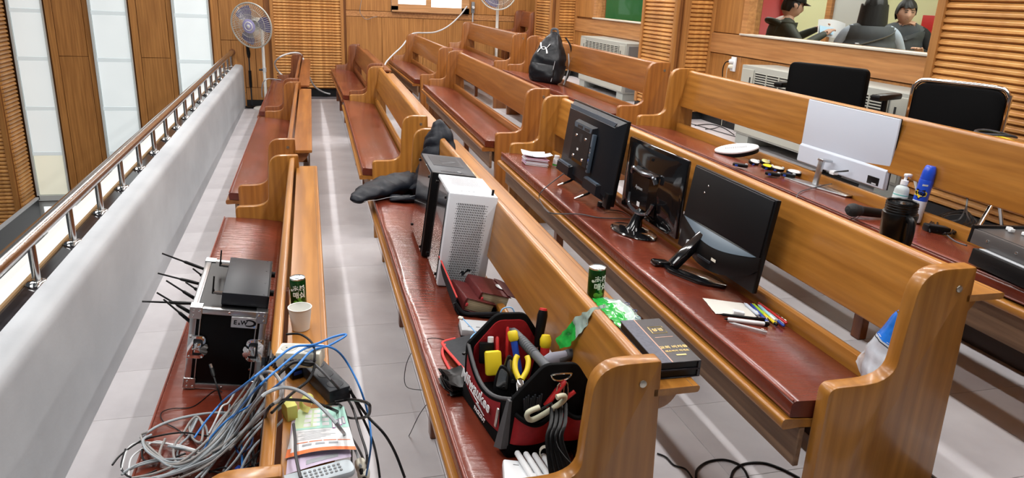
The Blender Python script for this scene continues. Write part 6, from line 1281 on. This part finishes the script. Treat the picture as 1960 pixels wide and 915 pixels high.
def person(label, loc, yaw, mats, hands, lean=.12, head_tilt=0, head_yaw=0, elbows=None, head=(0, .16, 1.08), hood=False, shw=.19):
    """local frame: +y the way they face, origin on the floor under the seat"""
    t = thing('person', label, 'person', loc, (0, 0, yaw), 'people in the cry room')
    hx, hy, hz = head; sk = []
    # one continuous figure grown from a joint skeleton
    V_ = []; E_2 = []; Rd = []
    def jt(p, r, par=None): V_.append(p); Rd.append(r if isinstance(r, tuple) else (r, r)); 
    def add(p, r, par):
        V_.append(p); Rd.append(r if isinstance(r, tuple) else (r, r)); i = len(V_)-1
        if par is not None: E_2.append((par, i))
        return i
    pel = add((0, 0, .48), (.15, .12), None); wa = add((0, lean*.35, .62), (.14, .11), pel); chs = add((0, lean*.8, .80), (.165, .125), wa); nb = add((0, lean+.01, .93), (.10, .085), chs); nk = add((0, (lean+hy)/2+.01, .98), (.055, .055), nb)
    h1 = add((hx, hy-.005, hz-.075), (.052, .058), nk)
    for s, hnd, elb in ((-1, hands[0], elbows[0]), (1, hands[1], elbows[1])):
        sh = add((s*shw, lean, .885), (.068, .068), nb); el = add(elb, (.050, .050), sh); wr_ = add(hnd, (.034, .030), el)
        d = (Vector(hnd)-Vector(elb)).normalized(); pm_ = add(tuple(Vector(hnd)+d*.05), (.036, .018), wr_)
        side = Vector((0, 0, 1)).cross(d).normalized() if abs(d.z) < .9 else Vector((1, 0, 0))
        for f in range(4): q = Vector(hnd)+d*.085+side*(.030-.020*f); a1 = add(tuple(q), (.0095, .0095), pm_); a2 = add(tuple(q+d*(.026+.008*(f in (1, 2)))+Vector((0, 0, -.006))), (.009, .009), a1); add(tuple(q+d*(.045+.012*(f in (1, 2)))+Vector((0, 0, -.020))), (.008, .008), a2)
        q = Vector(hnd)+d*.035-side*s*.036; a1 = add(tuple(q), (.011, .011), wr_); add(tuple(q+d*.035-side*s*.006+Vector((0, 0, .012))), (.009, .009), a1)
    for s in (-1, 1):
        hp_ = add((s*.10, .06, .47), (.085, .085), pel); kn = add((s*.13, .32, .47), (.062, .062), hp_); an = add((s*.13, .30, .10), (.042, .042), kn); add((s*.13, .42, .045), (.042, .034), an)
    me = bpy.data.meshes.new('body'); me.from_pydata(V_, E_2, []); ob = bpy.data.objects.new('tmp_body', me); COL.objects.link(ob)
    md = ob.modifiers.new('skin', 'SKIN'); md.use_smooth_shade = True
    for i, sv in enumerate(me.skin_vertices[0].data): sv.radius = Rd[i]; sv.use_root = (i == 0)
    ss = ob.modifiers.new('sub', 'SUBSURF'); ss.levels = 2; ss.render_levels = 2
    bpy.context.view_layer.update(); bmsh = bpy.data.meshes.new_from_object(ob.evaluated_get(bpy.context.evaluated_depsgraph_get())); bpy.data.objects.remove(ob)
    # head shaped onto the neck, same mesh
    bm = bmesh.new(); bm.from_mesh(bmsh); n0 = len(bm.faces)
    HM = Matrix.Translation((hx, hy, hz)) @ Matrix.Rotation(head_yaw, 4, 'Z') @ Matrix.Rotation(head_tilt, 4, 'X')
    r_ = bmesh.ops.create_uvsphere(bm, u_segments=28, v_segments=20, radius=1)
    for v in r_['verts']:
        x, y, z = v.co; w_ = .076*(1-.22*max(0, -z)**1.5); q = Vector((x*w_, y*.094, z*.115))
        if y > .6 and abs(x) < .30 and -.35 < z < .25: q.y += .020*(1-abs(x)/.30)*(1-abs(z+.12)/.45 if abs(z+.12) < .45 else 0)      # nose
        if y > .5 and .12 < z < .38 and .18 < abs(x) < .62: q.y -= .006                                                                  # eye sockets
        if y > .5 and -.62 < z < -.42: q.y += .004
        if abs(x) > .93 and abs(z) < .3 and abs(y) < .35: q.x *= 1.14                                                                     # ears
        v.co = HM @ q
    bm.to_mesh(bmsh); bm.free()
    bmsh.materials.clear()
    for m_ in (mats['torso'], skin_m, mats['arm'], mats['leg']): bmsh.materials.append(m_)
    nf = len(bmsh.polygons)
    for i, p_ in enumerate(bmsh.polygons):
        c = p_.center; mi = 0
        if i >= n0 or (c.z > .965 and abs(c.x) < .09 and c.y > 0): mi = 1
        elif any((c-Vector(h)).length < .14 and (c-Vector(h)).dot((Vector(h)-Vector(e)).normalized()) > .0 for h, e in zip(hands, elbows)): mi = 1
        elif c.z < .56 and c.y > .03 or c.z < .44: mi = 3
        elif abs(c.x) > shw-.035 or any((c-(Vector(h).lerp(Vector(e), k_/6))).length < .075 for h, e in zip(hands, elbows) for k_ in range(7)): mi = 2
        p_.material_index = mi; p_.use_smooth = True
    b = obj('body', bmsh, None, t)
    return t, HM, b
def hair_cap(t, HM, front=.30, back=-.55, vol=1.1, m_=None, side=-.15):
    def hf(u, v):
        a = 2*math.pi*u; c = math.cos(a); low = front if c > .35 else (side if c > -.3 else back); low = low + (.12*math.sin(a*9) if c > .35 else 0)*.4
        ph = math.pi/2 - v*(math.pi/2-math.asin(max(-.95, min(.95, low)))); w_ = 1+.03*math.sin(a*11+v*7); return HM @ Vector((math.sin(a)*math.cos(ph)*.076*vol*1.06*w_, math.cos(a)*math.cos(ph)*.094*vol*w_, math.sin(ph)*.115*vol*1.02))
    return obj('hair', MB().grid(hf, 48, 12, thick=.006), m_ or hair_m, t, smooth=70)
def face(t, HM, smile=False):
    for s in (-1, 1):
        obj('eye', MB().tube([HM @ Vector((s*.030-.011, .0845, .020)), HM @ Vector((s*.030, .0875, .021)), HM @ Vector((s*.030+.011, .0845, .020))], .0032, 6), black, t); obj('eyebrow', MB().tube([HM @ Vector((s*.030-.017, .082, .036)), HM @ Vector((s*.030, .086, .040)), HM @ Vector((s*.030+.016, .080, .036))], .0032, 6), hair_m, t)
    obj('mouth', MB().tube([HM @ Vector((x, .086-abs(x)*.30, -.052+(abs(x)*.25 if smile else 0))) for x in (-.024, -.012, 0, .012, .024)], .0042, 6, flat=.7), lip, t)
    if smile: obj('teeth', MB().tube([HM @ Vector((x, .0885-abs(x)*.30, -.0505+abs(x)*.25)) for x in (-.016, 0, .016)], .0026, 6, flat=.6), white, t)
# camera-right direction on the ground is about (.96,-.27): person one looks along it
P1 = thing_loc = Vector((4.20, 6.30, FZ5))
p1, HM1, b1 = person('person in an olive hooded jacket and black cap holding papers', P1, R(-106), {'torso': olive, 'arm': olive, 'leg': trous}, ((-.10, .47, .90), (.10, .46, .86)), lean=.10, head=(.0, .17, 1.095), head_tilt=R(-14), elbows=((-.24, .24, .76), (.24, .22, .74)))
face(p1, HM1); hair_cap(p1, HM1, .35, -.5, 1.06)
obj('cap_crown', MB().grid(lambda u, v: HM1 @ Vector((math.sin(2*math.pi*u)*math.cos(v*1.25)*.087, math.cos(2*math.pi*u)*math.cos(v*1.25)*.107, .040+math.sin(v*1.25)*.095)), 28, 8, thick=.003), black, p1, smooth=70)
obj('cap_brim', MB().grid(lambda u, v: HM1 @ Vector(((u-.5)*.15, .085+.075*v*(1-(2*u-1)**2*.6), .046-.012*v+.012*(1-(2*u-1)**2))), 10, 5, thick=.004), black, p1, smooth=70)
obj('hood', MB().tube(smooth_path([(-.11, .08, .92), (-.09, -.0, .95), (0, -.03, .96), (.09, -.0, .95), (.11, .08, .92), (.07, .13, .89)], 5), [.034]*26, 12, flat=.8), olive, p1)
obj('jacket_back', MB().grid(lambda u, v: (math.sin(-2.0+4.0*u)*(.215-.02*v), .05+.08*v-math.cos(-2.0+4.0*u)*(.155-.03*v), .50+.45*v), 20, 10, thick=.01), olive, p1, smooth=70)
P2 = Vector((4.95, 5.86, FZ5))
p2, HM2, b2 = person('person seen from behind in a grey quilted vest with pale sleeves', P2, R(-32), {'torso': slate, 'arm': bluesl, 'leg': trous}, ((-.16, .40, .72), (.20, .42, .74)), lean=.06, head=(.01, .10, 1.11), head_tilt=R(-12), elbows=((-.30, .12, .66), (.31, .14, .68)), shw=.20)
face(p2, HM2); hair_cap(p2, HM2, .3, -.95, 1.22, side=-.9)
obj('long_hair', MB().grid(lambda u, v: (math.sin(-1.6+3.2*u)*(.105+.02*v), .09-math.cos(-1.6+3.2*u)*.115-.02*v, 1.13-.24*v+.01*math.sin(u*25)), 24, 8, thick=.012), hair_m, p2, smooth=70)
def vest(u, v): a = -2.6+5.2*u; pf_ = .012*abs(math.sin(v*math.pi*4)); s_ = .225-.035*max(0, v-.7)/.3; return (math.sin(a)*(s_+pf_), .04+.03*v-math.cos(a)*(.165+pf_-.02*v), .42+.53*v)
obj('quilted_vest', MB().grid(vest, 30, 28, thick=.012), slate, p2, smooth=70)
stp = obj('bag_strap', MB().tube([Vector(vest(.25+.5*k/12, .55+.40*k/12))+Vector((0, -.010, 0)) for k in range(13)], .012, 8, flat=.3), mat('strap_grey', (.22, .22, .21), .5), p2); q = Vector(vest(.40, .68)); obj('buckle', MB().tube([q+Vector((.022*math.cos(a), -.016, .022*math.sin(a))) for a in [math.pi/4+math.pi/2*k for k in range(5)]], .004, 6), steel, stp)
P3 = Vector((5.72, 6.38, FZ5))
p3, HM3, b3 = person('smiling person with black fringe in a grey vest over black sleeves', P3, R(150), {'torso': slate, 'arm': blksl, 'leg': trous}, ((-.12, .42, .74), (.20, .44, .74)), lean=.14, head=(.02, .20, 1.075), head_tilt=R(-10), elbows=((-.29, .20, .66), (.30, .20, .68)), head_yaw=R(8), shw=.20)
face(p3, HM3, True); hair_cap(p3, HM3, .46, -.55, 1.16, side=-.1)
obj('vest_front', MB().grid(lambda u, v: (math.sin(-2.4+4.8*u)*(.205+.008*abs(math.sin(v*12))), .07+.06*v+math.cos(-2.4+4.8*u)*(.150+.008*abs(math.sin(v*12))), .45+.46*v-.05*max(0, 1-abs(u-.5)*8)*(v > .9)), 26, 22, thick=-.010), slate, p3, smooth=70)
pp_ = thing('sheet_of_paper', 'white papers with a pale blue page held by the capped person', 'paper', px(1577, 55, X=4.66)); 
e1 = Vector((.96, -.27, 0)); 
obj('sheet', MB().grid(lambda u, v: e1*(-.05+.26*u)+Vector((.02*v, .05*v, .14*v-.06-.03*u+.02*math.sin(u*3)*(v))), 8, 6, thick=.0008), pap_w, pp_, smooth=60); obj('blue_page', MB().grid(lambda u, v: e1*(-.03+.13*u)+Vector((.02*v-.008, .05*v-.008, .085*v-.04-.01*u)), 6, 4, thick=.0008), mat('paper_sky', (.45, .68, .86), .6), pp_, smooth=60)
for P_, yw in ((P1, -106), (P2, -32), (P3, 150)):
    st_ = thing('stool', {-106: 'low stool under the person with the cap', -32: 'low stool under the person seen from behind', 150: 'low stool under the smiling person'}[yw], 'stool', P_, (0, 0, R(yw))); obj('seat', MB().lathe([(.17, .335), (.175, .35), (.16, .365), (0, .366)], 24, cap=False), W['Bx'], st_)
    for k in range(4): a = math.pi/4+math.pi/2*k; obj('leg', MB().cyl((.14*math.cos(a), .14*math.sin(a), 0), (.11*math.cos(a), .11*math.sin(a), .35), .014, n=8), W['Bz'], st_)
# door post and pale door behind them
struct('trim_4', MB().box(6.50, 6.60, px(1590, 30, X=6.55).y-.05, px(1590, 30, X=6.55).y+.05, .72, 3.2), W['beam'])
ydr = px(1625, 40, X=6.56).y
d1 = struct('door_1', MB().rbox(6.54, 6.59, ydr-.52, ydr+.30, .72, 3.1, .005), mat('pale_grey_door', (.50, .52, .50), .6)); obj('door_handle', MB().cyl((6.53, ydr-.42, 1.7), (6.48, ydr-.42, 1.7), .012, n=10), chrome, d1)
sld = mat('slide_red', (.55, .045, .04), .4)
def slide(label, loc, m_, yaw, group=None):
    t = thing('toy_slide', label, 'slide', loc, (0, 0, yaw)); 
    for s in (-1, 1): obj('side_wall', MB().prism(round_poly([(-.45, 0, .05), (.35, 0, .05), (.35, 1.28, .15), (.18, 1.30, .1), (-.10, .75, .2), (-.45, .25, .05)], 5), s*.22-.02, s*.22+.02, 'y', bev=.01), m_, t)
    obj('chute', MB().grid(lambda u, v: (.26-.66*u, -.2+.4*v, 1.12*(1-u)**1.25+.06), 12, 4, thick=.02), m_, t, smooth=60); return t
slide('red plastic toy slide behind the person with the cap', px(1462, 60, X=4.75).xy.to_3d()+Vector((0, 0, FZ5)), sld, R(70))
TB = px(1776, 94, Z=FZ5+.80); TB = px(1776, 92, X=6.32)
tb_ = thing('low_table', 'wooden table in the cry room beside the smiling person', 'table', (TB.x+.1, TB.y, FZ5)); tbz = TB.z-.021-FZ5; obj('top', MB().rbox(-.22, .16, -.55, .16, tbz-.035, tbz, .006), W['By'], tb_)
for x in (-.18, .12):
    for y in (-.5, .12): obj('leg', MB().rbox(x-.02, x+.02, y-.02, y+.02, 0, tbz-.035, .004), W['Bz'], tb_)
ty = thing('toy_jug', 'lime green and orange toy jug on the cry room table', 'toy', (TB.x, TB.y, TB.z-.02)); obj('jug', MB().lathe([(.045, 0), (.05, .03), (.035, .10), (.03, .13)], 16), mat('toy_lime', (.15, .75, .06), .4), ty); obj('lid', MB().rbox(-.05, .07, -.03, .03, .13, .155, .01), yellow, ty); obj('orange_pot', MB().lathe([(.04, 0), (.042, .05), (.025, .12)], 14, M=Matrix.Translation((.085, -.03, 0))), mat('toy_orange', (.85, .20, .05), .4), ty); obj('handle', MB().tube([(.13+.05*math.cos(a), -.03, .07+.06*math.sin(a)) for a in [-1.4+2.8*k/10 for k in range(11)]], .009, 8), mat('toy_orange', (0, 0, 0)), ty); obj('blue_tray', MB().rbox(-.06, .15, -.06, .05, -.0, .015, .006), bluem, ty)
rb = thing('red_box', 'red picture board behind the toys in the cry room', 'board', (6.57, px(1790, 70, X=6.57).y, 1.62)); obj('board', MB().rbox(-.012, .012, -.35, .22, -.10, .16, .004), redm, rb)
# toys behind the far viewing window
gp_ = thing('play_panel', 'green play house panel behind the far viewing window', 'play house', (5.6, 12.0, FZ5)); obj('panel', MB().rbox(-.9, 1.0, 0, .05, 0, 1.9, .02), mat('play_green', (.03, .22, .06), .5), gp_); obj('grey_panel', MB().rbox(-1.6, -.9, 0, .05, 0, 1.9, .02), mat('play_olive', (.16, .17, .09), .6), gp_); obj('yellow_top', MB().rbox(.4, .9, -.06, 0, 1.0, 1.9, .02), yellow, gp_)
slide('orange toy slide behind the far viewing window', (6.0, 11.2, FZ5), mat('slide_orange', (.75, .16, .05), .4), R(100))
# flat black tape mark on the aisle floor
